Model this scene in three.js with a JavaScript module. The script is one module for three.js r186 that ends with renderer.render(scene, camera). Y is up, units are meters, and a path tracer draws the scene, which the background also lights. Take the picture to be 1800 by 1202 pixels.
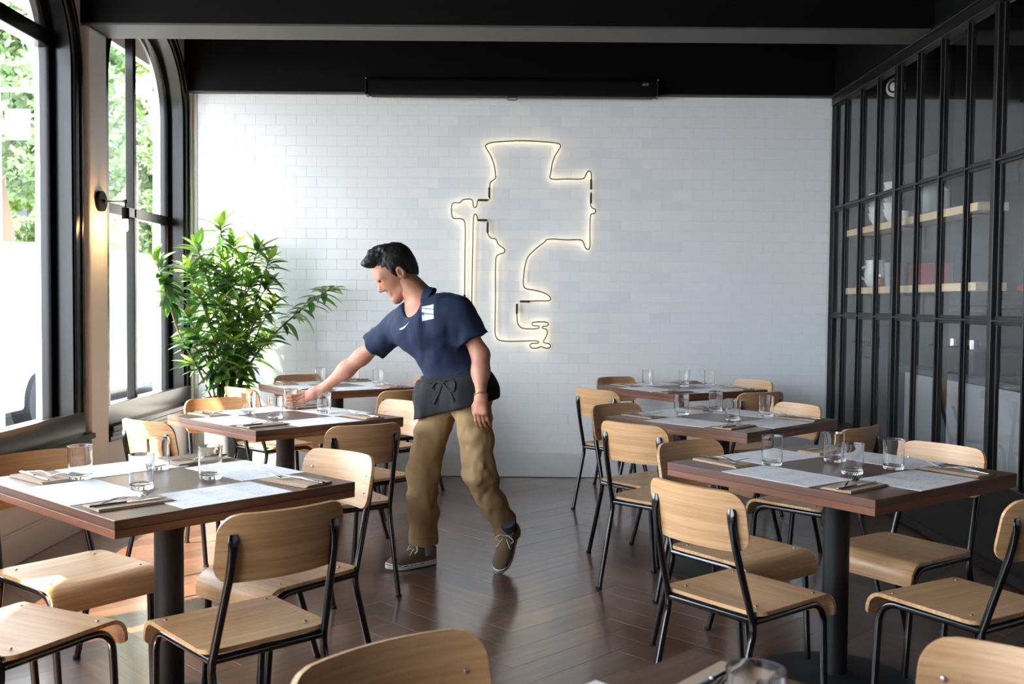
import * as THREE from 'three';
import { RoundedBoxGeometry } from 'three/addons/geometries/RoundedBoxGeometry.js';
import { mergeGeometries, toCreasedNormals } from 'three/addons/utils/BufferGeometryUtils.js';
import { RectAreaLightUniformsLib } from 'three/addons/lights/RectAreaLightUniformsLib.js';

// ---------------------------------------------------------------- camera, sky, sun, exposure
const scene = new THREE.Scene();
const camera = new THREE.PerspectiveCamera(2 * Math.atan(601 / 1750) * 180 / Math.PI, 1800 / 1202, 0.05, 300);
camera.position.set(0, 1.327, 0);
camera.rotation.set(-0.03888, 0.00423, 0.0087, 'YXZ');
camera.focus = 4.4; camera.userData.fStop = 6.3;
scene.add(camera);

const SUN = new THREE.Vector3(-0.56, 1, 0.5).normalize();
// hazy summer sky: pale blue overhead, milky towards the horizon, thin clouds all round
{
  const W = 512, H = 256, d = new Float32Array(W * H * 4), hs = (x, y) => { let h = Math.imul(x, 374761393) ^ Math.imul(y, 668265263); h = Math.imul(h ^ (h >>> 13), 1274126177); return ((h ^ (h >>> 16)) >>> 0) / 4294967296; };
  const sm = (t) => t * t * (3 - 2 * t), nz = (x, y, w) => { const i = Math.floor(x), j = Math.floor(y), u = sm(x - i), v = sm(y - j), g = (a, b) => hs(((a % w) + w) % w, b); return (g(i, j) * (1 - u) + g(i + 1, j) * u) * (1 - v) + (g(i, j + 1) * (1 - u) + g(i + 1, j + 1) * u) * v; };
  for (let y = 0; y < H; y++) for (let x = 0; x < W; x++) {
    const up = Math.max(0, ((y + 0.5) / H - 0.5) * 2), n = 0.5 * nz(x / 32, y / 14, 16) + 0.3 * nz(x / 16, y / 7, 32) + 0.2 * nz(x / 8, y / 4, 64), c = Math.min(1, Math.max(0, (n - 0.38) * 3.2)), t = Math.pow(1 - up, 2.2), o = (y * W + x) * 4;
    [[0.56, 0.87], [0.76, 0.97], [1.04, 1.08]].forEach(([z, h], k) => { const clear = z + (h - z) * t; d[o + k] = clear + ([1.02, 1.08, 1.13][k] - clear) * c * 0.7; }); d[o + 3] = 1;
  }
  const t = new THREE.DataTexture(d, W, H, THREE.RGBAFormat, THREE.FloatType); t.mapping = THREE.EquirectangularReflectionMapping; t.magFilter = THREE.LinearFilter; t.needsUpdate = true;
  scene.background = t; scene.backgroundIntensity = 4.6;
}
const sun = new THREE.DirectionalLight(new THREE.Color(1, 0.87, 0.7), 17);
sun.name = 'sun'; sun.position.copy(SUN).multiplyScalar(22).add(new THREE.Vector3(-1, 0, -4)); sun.target.position.set(-1, 0, -4);
sun.castShadow = true; sun.shadow.mapSize.set(4096, 4096);
Object.assign(sun.shadow.camera, { left: -14, right: 14, top: 14, bottom: -14, near: 1, far: 60 }); sun.shadow.bias = -0.0004;
scene.add(sun, sun.target);

const renderer = new THREE.WebGLRenderer({ antialias: true });
renderer.toneMapping = THREE.LinearToneMapping; renderer.toneMappingExposure = 2.6;
renderer.shadowMap.enabled = true; renderer.shadowMap.type = THREE.PCFSoftShadowMap;
RectAreaLightUniformsLib.init();

// ---------------------------------------------------------------- helpers
const V = (x, y, z) => new THREE.Vector3(x, y, z), { PI, sin, cos, min, max, abs, sqrt, floor, hypot } = Math;
let seed = 7;
const rnd = () => { seed = (seed + 0x6d2b79f5) | 0; let t = Math.imul(seed ^ (seed >>> 15), 1 | seed); t = (t + Math.imul(t ^ (t >>> 7), 61 | t)) ^ t; return ((t ^ (t >>> 14)) >>> 0) / 4294967296; };
const rr = (a, b) => a + (b - a) * rnd();
const lerp = THREE.MathUtils.lerp, clamp = THREE.MathUtils.clamp, smooth = THREE.MathUtils.smoothstep;
const used = {};
function numbered(n) { used[n] = (used[n] ?? -1) + 1; return used[n] ? n + '_' + String(used[n]).padStart(3, '0') : n; }
function part(name, geo, mat, parent) { const m = new THREE.Mesh(geo, mat); m.name = name; m.castShadow = m.receiveShadow = true; parent.add(m); return m; }
function tag(o, label, category, group) { o.userData.label = label; o.userData.category = category; if (group) o.userData.group = group; return o; }
function thing(name, label, category, p = [0, 0, 0], turn = 0, group) { const g = new THREE.Group(); g.name = numbered(name); g.position.set(...p); g.rotation.y = turn; scene.add(g); return tag(g, label, category, group); }
function single(name, geo, mat, label, category, group) { const m = part(numbered(name), geo, mat, scene); return tag(m, label, category, group); }
function struct(name, label) { const g = new THREE.Group(); g.name = name; g.userData.kind = 'structure'; if (label) g.userData.label = label; scene.add(g); return g; }
function copyOf(o, label, group) { const c = o.clone(); c.name = numbered(o.name.replace(/_\d{3}$/, '')); c.userData = { ...o.userData }; c.userData.label = label; if (group) c.userData.group = group; scene.add(c); return c; }
function metreUV(g, along = 'x', ou = 0, ov = 0) {            // uv in metres on every face by its main normal; u runs along the grain
  const p = g.attributes.position, n = g.attributes.normal, uv = new Float32Array(p.count * 2);
  for (let i = 0; i < p.count; i++) {
    const a = [abs(n.getX(i)), abs(n.getY(i)), abs(n.getZ(i))], q = { x: p.getX(i), y: p.getY(i), z: p.getZ(i) };
    let axes = a[1] >= a[0] && a[1] >= a[2] ? ['x', 'z'] : a[0] >= a[2] ? ['z', 'y'] : ['x', 'y'];
    if (axes[1] === along) axes = [axes[1], axes[0]];
    uv[2 * i] = q[axes[0]] + ou; uv[2 * i + 1] = q[axes[1]] + ov;
  }
  g.setAttribute('uv', new THREE.BufferAttribute(uv, 2)); return g;
}
const box = (w, h, d, x = 0, y = 0, z = 0) => metreUV(new THREE.BoxGeometry(w, h, d).translate(x, y, z));
const span = (x0, x1, y0, y1, z0, z1) => box(x1 - x0, y1 - y0, z1 - z0, (x0 + x1) / 2, (y0 + y1) / 2, (z0 + z1) / 2);
const rbox = (w, h, d, r, x = 0, y = 0, z = 0, s = 2) => metreUV(new RoundedBoxGeometry(w, h, d, s, r).translate(x, y, z));
const cyl = (r0, r1, h, x = 0, y = 0, z = 0, n = 24) => new THREE.CylinderGeometry(r0, r1, h, n).translate(x, y, z);
const merged = (list) => mergeGeometries(list.map((g) => { const q = g.index ? g.toNonIndexed() : g; for (const k of Object.keys(q.attributes)) if (!['position', 'normal', 'uv'].includes(k)) q.deleteAttribute(k); return q; }));
const lathe = (pts, n = 36) => new THREE.LatheGeometry(pts.map((p) => new THREE.Vector2(p[0], p[1])), n);
// a tube of elliptic section along points; side(i) gives the direction of the first radius
function sweep(pts, radii, n = 10, side = V(1, 0, 0)) {
  const pos = [], idx = [], uv = [], m = pts.length;
  let run = 0;
  for (let i = 0; i < m; i++) {
    const t = pts[min(i + 1, m - 1)].clone().sub(pts[max(i - 1, 0)]).normalize(), s = side.clone().addScaledVector(t, -side.dot(t)).normalize(), b = t.clone().cross(s);
    const [ra, rb] = typeof radii === 'function' ? radii(i / (m - 1), i) : Array.isArray(radii) ? radii : [radii, radii];
    if (i) run += pts[i].distanceTo(pts[i - 1]);
    for (let j = 0; j <= n; j++) { const a = j / n * 2 * PI; const q = pts[i].clone().addScaledVector(s, cos(a) * ra).addScaledVector(b, sin(a) * rb); pos.push(q.x, q.y, q.z); uv.push(run, j / n * 0.1); }
  }
  for (let i = 0; i < m - 1; i++) for (let j = 0; j < n; j++) { const a = i * (n + 1) + j, b = a + n + 1; idx.push(a, a + 1, b, b, a + 1, b + 1); }
  for (const [e, flip] of [[0, 1], [m - 1, 0]]) { const c = pos.length / 3; pos.push(pts[e].x, pts[e].y, pts[e].z); uv.push(0, 0); for (let j = 0; j < n; j++) { const a = e * (n + 1) + j; flip ? idx.push(c, a + 1, a) : idx.push(c, a, a + 1); } }
  const g = new THREE.BufferGeometry(); g.setAttribute('position', new THREE.Float32BufferAttribute(pos, 3)); g.setAttribute('uv', new THREE.Float32BufferAttribute(uv, 2)); g.setIndex(idx); g.computeVertexNormals(); return g;
}
// corners of a polyline rounded with radius r
function fillet(pts, r, n = 6) {
  const out = [pts[0].clone()];
  for (let i = 1; i < pts.length - 1; i++) {
    const p = pts[i], a = pts[i - 1].clone().sub(p), b = pts[i + 1].clone().sub(p), d = min(r, a.length() * 0.48, b.length() * 0.48);
    const A = p.clone().addScaledVector(a.normalize(), d), B = p.clone().addScaledVector(b.normalize(), d);
    for (let k = 0; k <= n; k++) { const t = k / n; out.push(A.clone().multiplyScalar((1 - t) ** 2).addScaledVector(p, 2 * t * (1 - t)).addScaledVector(B, t * t)); }
  }
  out.push(pts[pts.length - 1].clone()); return out;
}
// a bent sheet with thickness: rows run over s, half width w(s), place(a, s) puts a point
function sheet(S, nr, nc, w, place, th) {
  const top = [], pos = [], uv = [], idx = [], rows = [];
  for (let i = 0; i <= nr; i++) { const t = i / nr, s = S * (0.5 - 0.5 * cos(PI * t)) * 0.55 + S * t * 0.45; rows.push(s); for (let j = 0; j <= nc; j++) { const a = w(s) * (2 * j / nc - 1); top.push([a, s]); } }
  const nrm = (a, s) => { const e = 0.002, u = place(a + e, s).sub(place(a - e, s)), v = place(a, min(s + e, S)).sub(place(a, max(s - e, 0))); return v.cross(u).normalize(); };
  for (const k of [0.5, -0.5]) for (const [a, s] of top) { const q = place(a, s).addScaledVector(nrm(a, s), k * th); pos.push(q.x, q.y, q.z); uv.push(a, s); }
  const W = nc + 1, N = W * (nr + 1);
  for (let i = 0; i < nr; i++) for (let j = 0; j < nc; j++) { const a = i * W + j, b = a + 1, c = a + W, d = c + 1; idx.push(a, c, b, b, c, d, N + a, N + b, N + c, N + b, N + d, N + c); }
  const rim = []; for (let j = 0; j <= nc; j++) rim.push(j); for (let i = 1; i <= nr; i++) rim.push(i * W + nc); for (let j = nc - 1; j >= 0; j--) rim.push(nr * W + j); for (let i = nr - 1; i >= 0; i--) rim.push(i * W);
  const base = pos.length / 3;
  rim.forEach((r) => { for (const o of [0, N]) { pos.push(pos[3 * (r + o)], pos[3 * (r + o) + 1], pos[3 * (r + o) + 2]); uv.push(uv[2 * r] + (o ? 0.01 : 0), uv[2 * r + 1]); } });
  for (let k = 0; k < rim.length - 1; k++) { const a = base + 2 * k; idx.push(a, a + 2, a + 1, a + 1, a + 2, a + 3); }
  const g = new THREE.BufferGeometry(); g.setAttribute('position', new THREE.Float32BufferAttribute(pos, 3)); g.setAttribute('uv', new THREE.Float32BufferAttribute(uv, 2)); g.setIndex(idx); g.computeVertexNormals(); return g;
}
const rounded = (S, W, r0, r1 = r0) => (s) => s < r0 ? W - r0 + sqrt(max(0, r0 * r0 - (r0 - s) ** 2)) : s > S - r1 ? W - r1 + sqrt(max(0, r1 * r1 - (s - S + r1) ** 2)) : W;

// ---------------------------------------------------------------- noise, textures, materials
const hash = (x, y, z = 0) => { let h = Math.imul(x | 0, 374761393) ^ Math.imul(y | 0, 668265263) ^ Math.imul(z | 0, 1274126177); h = Math.imul(h ^ (h >>> 13), 1274126177); return ((h ^ (h >>> 16)) >>> 0) / 4294967296; };
const fade = (t) => t * t * (3 - 2 * t);
function noise2(x, y, s = 0) { const i = floor(x), j = floor(y), u = fade(x - i), v = fade(y - j); return lerp(lerp(hash(i, j, s), hash(i + 1, j, s), u), lerp(hash(i, j + 1, s), hash(i + 1, j + 1, s), u), v); }
function noise3(x, y, z) { const k = floor(z), w = fade(z - k); return lerp(noise2(x, y, k + 91), noise2(x, y, k + 92), w); }
const fbm = (x, y, s, n = 4) => { let a = 0, b = 0.5; for (let i = 0; i < n; i++, b *= 0.5, x *= 2.03, y *= 2.03) a += b * noise2(x, y, s + i); return a; };
function texture(w, h, f, srgb = true) {
  const d = new Uint8Array(w * h * 4);
  for (let y = 0; y < h; y++) for (let x = 0; x < w; x++) { const c = f(x / w, y / h); const o = (y * w + x) * 4; for (let k = 0; k < 3; k++) d[o + k] = clamp(typeof c === 'number' ? c : c[k], 0, 255); d[o + 3] = 255; }
  const t = new THREE.DataTexture(d, w, h); t.magFilter = t.minFilter = THREE.LinearFilter; t.wrapS = t.wrapT = THREE.MirroredRepeatWrapping; if (srgb) t.colorSpace = THREE.SRGBColorSpace; t.needsUpdate = true; return t;
}
const mix3 = (a, b, t) => [0, 1, 2].map((k) => a[k] + (b[k] - a[k]) * t);
// wood: u along the grain. size in metres decides the repeat
function wood(light, dark, s, { rings = 9, streak = 1, size = [1, 0.5], px = [768, 512] } = {}) {
  const t = texture(px[0], px[1], (u, v) => {
    const x = u * size[0], y = v * size[1], warp = fbm(x * 2.2, y * 9, s) - 0.5, r = 0.5 + 0.5 * sin((y * rings * 12 + warp * 5.5) * 2 * PI / 2.4);
    const st = fbm(x * 5, y * 160, s + 20, 3), pore = noise2(x * 26, y * 620, s + 40) > 0.78 ? 0.16 : 0;
    return mix3(light, dark, clamp(0.16 + 0.2 * r * r + streak * 0.75 * (st - 0.45) + pore + 0.35 * (fbm(x * 1.3, y * 4, s + 60) - 0.5), 0, 1));
  });
  t.repeat.set(1 / size[0], 1 / size[1]); return t;
}
const std = (o) => new THREE.MeshStandardMaterial(o), phys = (o) => new THREE.MeshPhysicalMaterial(o);
const C = (r, g, b) => new THREE.Color().setRGB(r / 255, g / 255, b / 255, THREE.SRGBColorSpace);
const oakMap = wood([212, 170, 124], [166, 116, 74], 3, { rings: 2.2, streak: 1.15 });
const walnutMap = wood([104, 66, 46], [52, 31, 23], 11, { rings: 6, streak: 1.1 });
const plankMap = wood([104, 73, 52], [50, 34, 25], 17, { rings: 2.4, streak: 1.2 });
const shelfMap = wood([222, 196, 150], [190, 158, 112], 23, { rings: 5 });
const grainBump = texture(512, 256, (u, v) => 255 * fbm(u * 6, v * 160, 33, 3), false); grainBump.repeat.set(1, 2);
const wornRough = texture(256, 256, (u, v) => 255 * (0.34 + 0.3 * fbm(u * 7, v * 7, 51)), false); wornRough.repeat.set(0.7, 0.7);
const M = {
  oak: phys({ map: oakMap, roughness: 0.42, bumpMap: grainBump, bumpScale: 0.0001, clearcoat: 0.25, clearcoatRoughness: 0.3 }),
  walnut: phys({ map: walnutMap, roughness: 0.4, bumpMap: grainBump, bumpScale: 0.0001, clearcoat: 0.3, clearcoatRoughness: 0.32 }),
  walnutLow: phys({ map: walnutMap, color: new THREE.Color(1.75, 1.5, 1.3), roughness: 0.42, clearcoat: 0.25, clearcoatRoughness: 0.3 }),
  blackTube: phys({ color: C(13, 13, 15), roughness: 0.22, clearcoat: 0.6, clearcoatRoughness: 0.12 }),
  blackPole: std({ color: C(22, 23, 25), roughness: 0.52 }),
  rubber: std({ color: C(12, 12, 12), roughness: 0.8 }),
  screw: std({ color: C(205, 205, 205), metalness: 1, roughness: 0.25 }),
  blackPaint: phys({ color: C(11, 12, 14), roughness: 0.24, specularIntensity: 0.75 }),
  blackMatte: phys({ color: C(8, 8, 9), roughness: 0.6, specularIntensity: 0.3 }),
  beamUnder: std({ color: C(74, 72, 70), roughness: 0.6 }),
  white: std({ color: C(226, 225, 222), roughness: 0.5 }),
  grout: std({ color: C(222, 224, 226), roughness: 0.85 }),
  steel: phys({ color: C(200, 202, 205), metalness: 1, roughness: 0.17 }),
  glass: phys({ color: 0xffffff, roughness: 0.01, transmission: 1, thickness: 0.006, ior: 1.5 }),
  partitionPane: phys({ color: 0xffffff, roughness: 0, transmission: 1, thickness: 0, ior: 2 }),
  pane: phys({ color: 0xffffff, roughness: 0, transmission: 1, thickness: 0, ior: 1.5 }),
  iron: phys({ color: C(24, 21, 20), roughness: 0.38, metalness: 0.3, clearcoat: 0.2, clearcoatRoughness: 0.3 }),
  paper: std({ color: C(236, 233, 232), roughness: 0.85 }),
  kraft: std({ color: C(186, 158, 132), roughness: 0.9 }),
};
const tileMats = [[241, 243, 244], [236, 239, 241], [244, 245, 245]].map((c) => phys({ color: C(...c), roughness: 0.16, clearcoat: 0.5, clearcoatRoughness: 0.1 }));
const plankMats = [[1, 1, 1], [0.78, 0.76, 0.76], [1.22, 1.15, 1.1], [0.9, 0.92, 0.95], [1.08, 0.98, 0.92], [0.66, 0.66, 0.68]].map((c) => phys({ map: plankMap, color: new THREE.Color(...c), roughness: 0.3, bumpMap: grainBump, bumpScale: 0.00004, clearcoat: 1, clearcoatRoughness: 0.17 }));

// ---------------------------------------------------------------- the room
const BACK = -7.585, LEFT = -2.5, GLASS = 2.4, CEIL = 3.5;
{ // herringbone floor, planks at 45 degrees to the walls
  const fl = struct('floor');
  part('subfloor', span(-2.75, 5.4, -0.2, -0.012, -7.75, 3.15), std({ color: C(26, 20, 17), roughness: 0.8 }), fl);
  const w = 0.14, l = 0.7, geos = [0, 1, 2, 3, 4].map((k) => metreUV(new RoundedBoxGeometry(l - 0.0009, 0.012, w - 0.0009, 1, 0.0005), 'x', k * 0.73, k * 0.31));
  const list = [];
  // pattern in its own axes (a, b), laid turned by 45 degrees: columns of planks along a and along b
  const q = Math.SQRT1_2, put = (ca, cb, turn) => { const x = (ca - cb) * q, z = -(ca + cb) * q - 1; if (x > -2.9 && x < 2.75 && z > -7.95 && z < 3) list.push([x, z, turn]); };
  for (let i = -70; i < 70; i++) for (let j = -14; j < 14; j++) { put(i * w + j * l + l / 2, i * w - j * l + w / 2, 0); put(i * w + j * l + w / 2, i * w - j * l + w + l / 2, 1); }
  const far_ = (p) => (p[1] < -3.2 && abs(p[0]) < 0.56 * -p[1] + 0.3 ? 0 : 50) + hypot(p[0], p[1]), uniq = list.sort((p, r) => far_(p) - far_(r));
  const rest = geos.map(() => []);
  uniq.forEach(([x, z, t], n) => {
    const k = floor(hash(Math.round(x * 97), Math.round(z * 89), t) * 5), m = floor(hash(Math.round(x * 71), Math.round(z * 53), t + 5) * 6);
    const o = new THREE.Object3D(); o.position.set(x, -0.006 + 0.0004 * (hash(n, 3) - 0.5), z); o.rotation.set((hash(n, 5) - 0.5) * 0.002, PI / 4 + t * PI / 2, (hash(n, 7) - 0.5) * 0.001); o.updateMatrix();
    if (n < 300) { const p = part('plank', geos[k], plankMats[m], fl); p.position.copy(o.position); p.rotation.copy(o.rotation); } else rest[k].push(geos[k].clone().applyMatrix4(o.matrix));
  });
  const far = rest.flat(); if (far.length) part('plank_field', merged(far), plankMats[0], fl).userData.kind = 'stuff';
}
{ // white tiled wall
  const wl = struct('wall_back');
  part('wall_core', span(-2.75, GLASS - 0.03, 0, CEIL, BACK - 0.2, BACK - 0.0008), M.grout, wl);
  const geo = new RoundedBoxGeometry(0.1526, 0.0766, 0.006, 2, 0.0014), pw = 0.154, ph = 0.0778, x0 = -2.425, x1 = GLASS - 0.045, tiles = [];
  for (let r = 0; r < 35; r++) { const off = 1.633 + (r % 2 ? 0 : pw / 2); for (let i = -40; i < 20; i++) { const a = max(x0, off + i * pw), b = min(x1, off + (i + 1) * pw); if (b - a > 0.012) tiles.push([(a + b) / 2, 0.1718 + (r + 0.5) * ph, (b - a - 0.0018) / 0.1522]); } }
  tiles.sort((p, q) => hypot(p[0] - 0.25, (p[1] - 1.9) * 1.1) - hypot(q[0] - 0.25, (q[1] - 1.9) * 1.1));
  const inst = [new THREE.InstancedMesh(geo, tileMats[0], tiles.length - 300)], o = new THREE.Object3D();
  tiles.forEach(([x, y, s], n) => {
    o.position.set(x, y, BACK - 0.0022 + 0.0006 * hash(n, 1)); o.rotation.set((hash(n, 2) - 0.5) * 0.008, (hash(n, 3) - 0.5) * 0.008, 0); o.scale.set(s, 1, 1); o.updateMatrix();
    if (n < 300) { const p = part('tile', geo, tileMats[n % 3], wl); p.position.copy(o.position); p.rotation.copy(o.rotation); p.scale.copy(o.scale); } else inst[0].setMatrixAt(n - 300, o.matrix);
  });
  inst[0].name = 'tile_field'; inst[0].userData.kind = 'stuff'; inst[0].castShadow = inst[0].receiveShadow = true; wl.add(inst[0]);
  part('corner_bead', merged([cyl(0.016, 0.016, 2.7, -2.476, 0.19 + 1.35, BACK + 0.02, 16), span(-2.46, -2.43, 0.19, 2.888, BACK - 0.004, BACK + 0.006)]), M.white, wl);
  const so = struct('wall_back_upper'); part('black_band', span(-2.75, GLASS + 0.05, 2.893, CEIL, BACK - 0.1, BACK + 0.05), M.blackMatte, so); part('black_band_lip', span(-2.49, GLASS - 0.04, 2.889, 2.9, BACK + 0.004, BACK + 0.058), M.beamUnder, so);
  const bb = struct('baseboard_back'); part('board', merged([span(-2.5, GLASS - 0.05, 0.004, 0.178, BACK - 0.01, BACK + 0.018), span(-2.5, GLASS - 0.05, 0.178, 0.19, BACK - 0.01, BACK + 0.011)]), M.white, bb);
}
{ const c = struct('ceiling'); part('ceiling_slab', span(-2.75, 5.4, CEIL, CEIL + 0.15, -7.8, 3.2), M.blackMatte, c); }
{ const b = struct('trim_1', 'black ceiling beam with a grey underside'); part('beam', span(-2.6, GLASS + 0.2, 2.912, CEIL, -6.06, -5.75), M.blackMatte, b); part('beam_underside', span(-2.6, GLASS + 0.2, 2.9, 2.912, -6.055, -5.755), M.beamUnder, b); }

// ---- left wall with arched windows. Shapes are drawn in (z, y) and pushed out towards -x
const toWall = new THREE.Matrix4().makeBasis(V(0, 0, 1), V(0, 1, 0), V(-1, 0, 0));
function arch(P, z0, z1, y0, y1, r, rev) {
  const pts = [[z0, y0], [z1, y0]];
  for (let k = 0; k <= 14; k++) { const a = k / 14 * PI / 2; pts.push([z1 - r + r * cos(a), y1 - r + r * sin(a)]); }
  for (let k = 0; k <= 14; k++) { const a = PI / 2 + k / 14 * PI / 2; pts.push([z0 + r + r * cos(a), y1 - r + r * sin(a)]); }
  if (rev) pts.reverse();
  pts.forEach((p, i) => i ? P.lineTo(...p) : P.moveTo(...p)); P.closePath(); return P;
}
const WIN = [[-5.55, -2.9, 0.66, 3.15, 0.52], [-7.42, -6.15, 0.66, 3.17, 0.5], [-2.3, -0.2, 0.66, 3.15, 0.52], [0.35, 2.5, 0.66, 3.15, 0.52]];
const grow = ([a, b, c, d, r], e, eb = e) => [a - e, b + e, c - eb, d + e, r + e];
function ring(w, eo, ebo, ei, ebi, x, depth, bevel = 0) {
  const s = arch(new THREE.Shape(), ...grow(w, eo, ebo)); s.holes.push(arch(new THREE.Path(), ...grow(w, ei, ebi), true));
  const g = new THREE.ExtrudeGeometry(s, { depth, bevelEnabled: bevel > 0, bevelSize: bevel, bevelThickness: bevel, bevelSegments: 2 });
  return toCreasedNormals(g.applyMatrix4(toWall).translate(x, 0, 0), 0.6);
}
{
  const lw = struct('wall_left'), s = new THREE.Shape(); s.moveTo(-7.78, -0.05); s.lineTo(3.2, -0.05); s.lineTo(3.2, 3.6); s.lineTo(-7.78, 3.6); s.closePath();
  for (const w of WIN) s.holes.push(arch(new THREE.Path(), ...grow(w, 0.06, 0.1), true));
  part('plaster', new THREE.ExtrudeGeometry(s, { depth: 0.17, bevelEnabled: false }).applyMatrix4(toWall).translate(LEFT - 0.01, 0, 0), M.white, lw);
  const bl = struct('baseboard_left'); part('board', merged([span(LEFT - 0.02, LEFT + 0.012, 0.002, 0.152, -7.57, 3), span(LEFT - 0.02, LEFT + 0.006, 0.152, 0.164, -7.57, 3)]), M.white, bl);
  const pl = struct('trim_2', 'white pilaster between the arched windows');
  part('pilaster', rbox(0.24, 3.0, 0.262, 0.022, -2.58, 1.4, -5.871, 5), M.white, pl);
}
const paneShape = (za, zb, ya, yb, ra, rb) => { const s = new THREE.Shape(); s.moveTo(za, ya); s.lineTo(zb, ya); if (rb) { s.lineTo(zb, yb - rb); for (let k = 1; k <= 10; k++) s.lineTo(zb - rb + rb * cos(k / 10 * PI / 2), yb - rb + rb * sin(k / 10 * PI / 2)); } else s.lineTo(zb, yb); if (ra) for (let k = 0; k <= 10; k++) s.lineTo(za + ra - ra * sin(k / 10 * PI / 2), yb - ra + ra * cos(k / 10 * PI / 2)); else s.lineTo(za, yb); s.closePath(); return new THREE.ShapeGeometry(s).applyMatrix4(toWall).translate(-2.625, 0, 0); };
WIN.forEach((w, i) => {
  const g = struct('window_' + (i + 1)), [z0, z1, y0, y1, r] = w, mid = (z0 + z1) / 2;
  part('casing', ring(w, 0.145, 0.11, 0.075, 0, LEFT + 0.012, 0.03, 0.004), M.blackPaint, g);
  part('casing_bead', ring(w, 0.152, 0.108, 0.132, -0.02, LEFT + 0.02, 0.03, 0.005), M.blackPaint, g);
  part('jamb', ring(w, 0.088, 0.1, 0.05, 0.03, LEFT, 0.1), M.blackPaint, g);
  part('sash', ring(w, 0.062, 0.1, 0, 0, LEFT - 0.1, 0.05, 0.004), M.blackPaint, g);
  part('outer_frame', ring(w, 0.07, 0.1, 0.02, 0.02, LEFT - 0.15, 0.04), M.white, g);
  const bar = (za, zb, ya, yb, d = 0.06) => part(zb - za > yb - ya ? 'rail' : 'mullion', rbox(d, yb - ya, zb - za, 0.006, -2.625, (ya + yb) / 2, (za + zb) / 2), M.blackPaint, g);
  if (i === 1) {
    bar(mid - 0.022, mid + 0.022, y0, y1); bar(z0, z1, 1.88, 1.948);
    for (const [a, b, ra, rb] of [[z0, mid - 0.022, r, 0], [mid + 0.022, z1, 0, r]]) { part('pane', paneShape(a, b, 1.948, y1, ra, rb), M.pane, g); part('pane', paneShape(a, b, y0, 1.88, 0, 0), M.pane, g); }
  } else { bar(z0, z1, 2.715, 2.805, 0.09); part('pane', paneShape(z0, z1, 2.805, y1, r * 0.66, r * 0.66), M.pane, g); part('pane', paneShape(z0, z1, y0, 2.715, 0, 0), M.pane, g); }
  const a = z0 - 0.15 + (i === 1 ? 0.01 : -0.06), b = z1 + (i === 1 ? 0.14 : 0.2);
  part('ledge', merged([rbox(0.19, 0.034, b - a, 0.008, -2.535, 0.538, (a + b) / 2), rbox(0.05, 0.03, b - a - 0.04, 0.008, -2.48, 0.506, (a + b) / 2), rbox(0.03, 0.04, b - a - 0.07, 0.01, -2.49, 0.475, (a + b) / 2)]), M.blackPaint, g);
});
// ---- wall behind the viewer: dark painted
{
  const fw = struct('wall_front'), s = new THREE.Shape(); s.moveTo(-2.75, -0.05); s.lineTo(5.4, -0.05); s.lineTo(5.4, 3.6); s.lineTo(-2.75, 3.6); s.closePath();
  const holes = [];
  for (const [a, b, c, d] of holes) { const p = new THREE.Path(); p.moveTo(a, c); p.lineTo(a, d); p.lineTo(b, d); p.lineTo(b, c); p.closePath(); s.holes.push(p); }
  part('plaster', new THREE.ExtrudeGeometry(s, { depth: 0.17, bevelEnabled: false }).translate(0, 0, 3), std({ color: C(52, 50, 48), roughness: 0.8 }), fw);
  holes.forEach(([a, b, c, d], k) => { const g = struct('window_' + (5 + k)); part('frame', merged([span(a, b, c, c + 0.06, 3.05, 3.12), span(a, b, d - 0.06, d, 3.05, 3.12), span(a, a + 0.06, c, d, 3.05, 3.12), span(b - 0.06, b, c, d, 3.05, 3.12)]), M.blackPaint, g); part('pane', new THREE.PlaneGeometry(b - a, d - c).translate((a + b) / 2, (c + d) / 2, 3.08), M.pane, g); });
}
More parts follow.
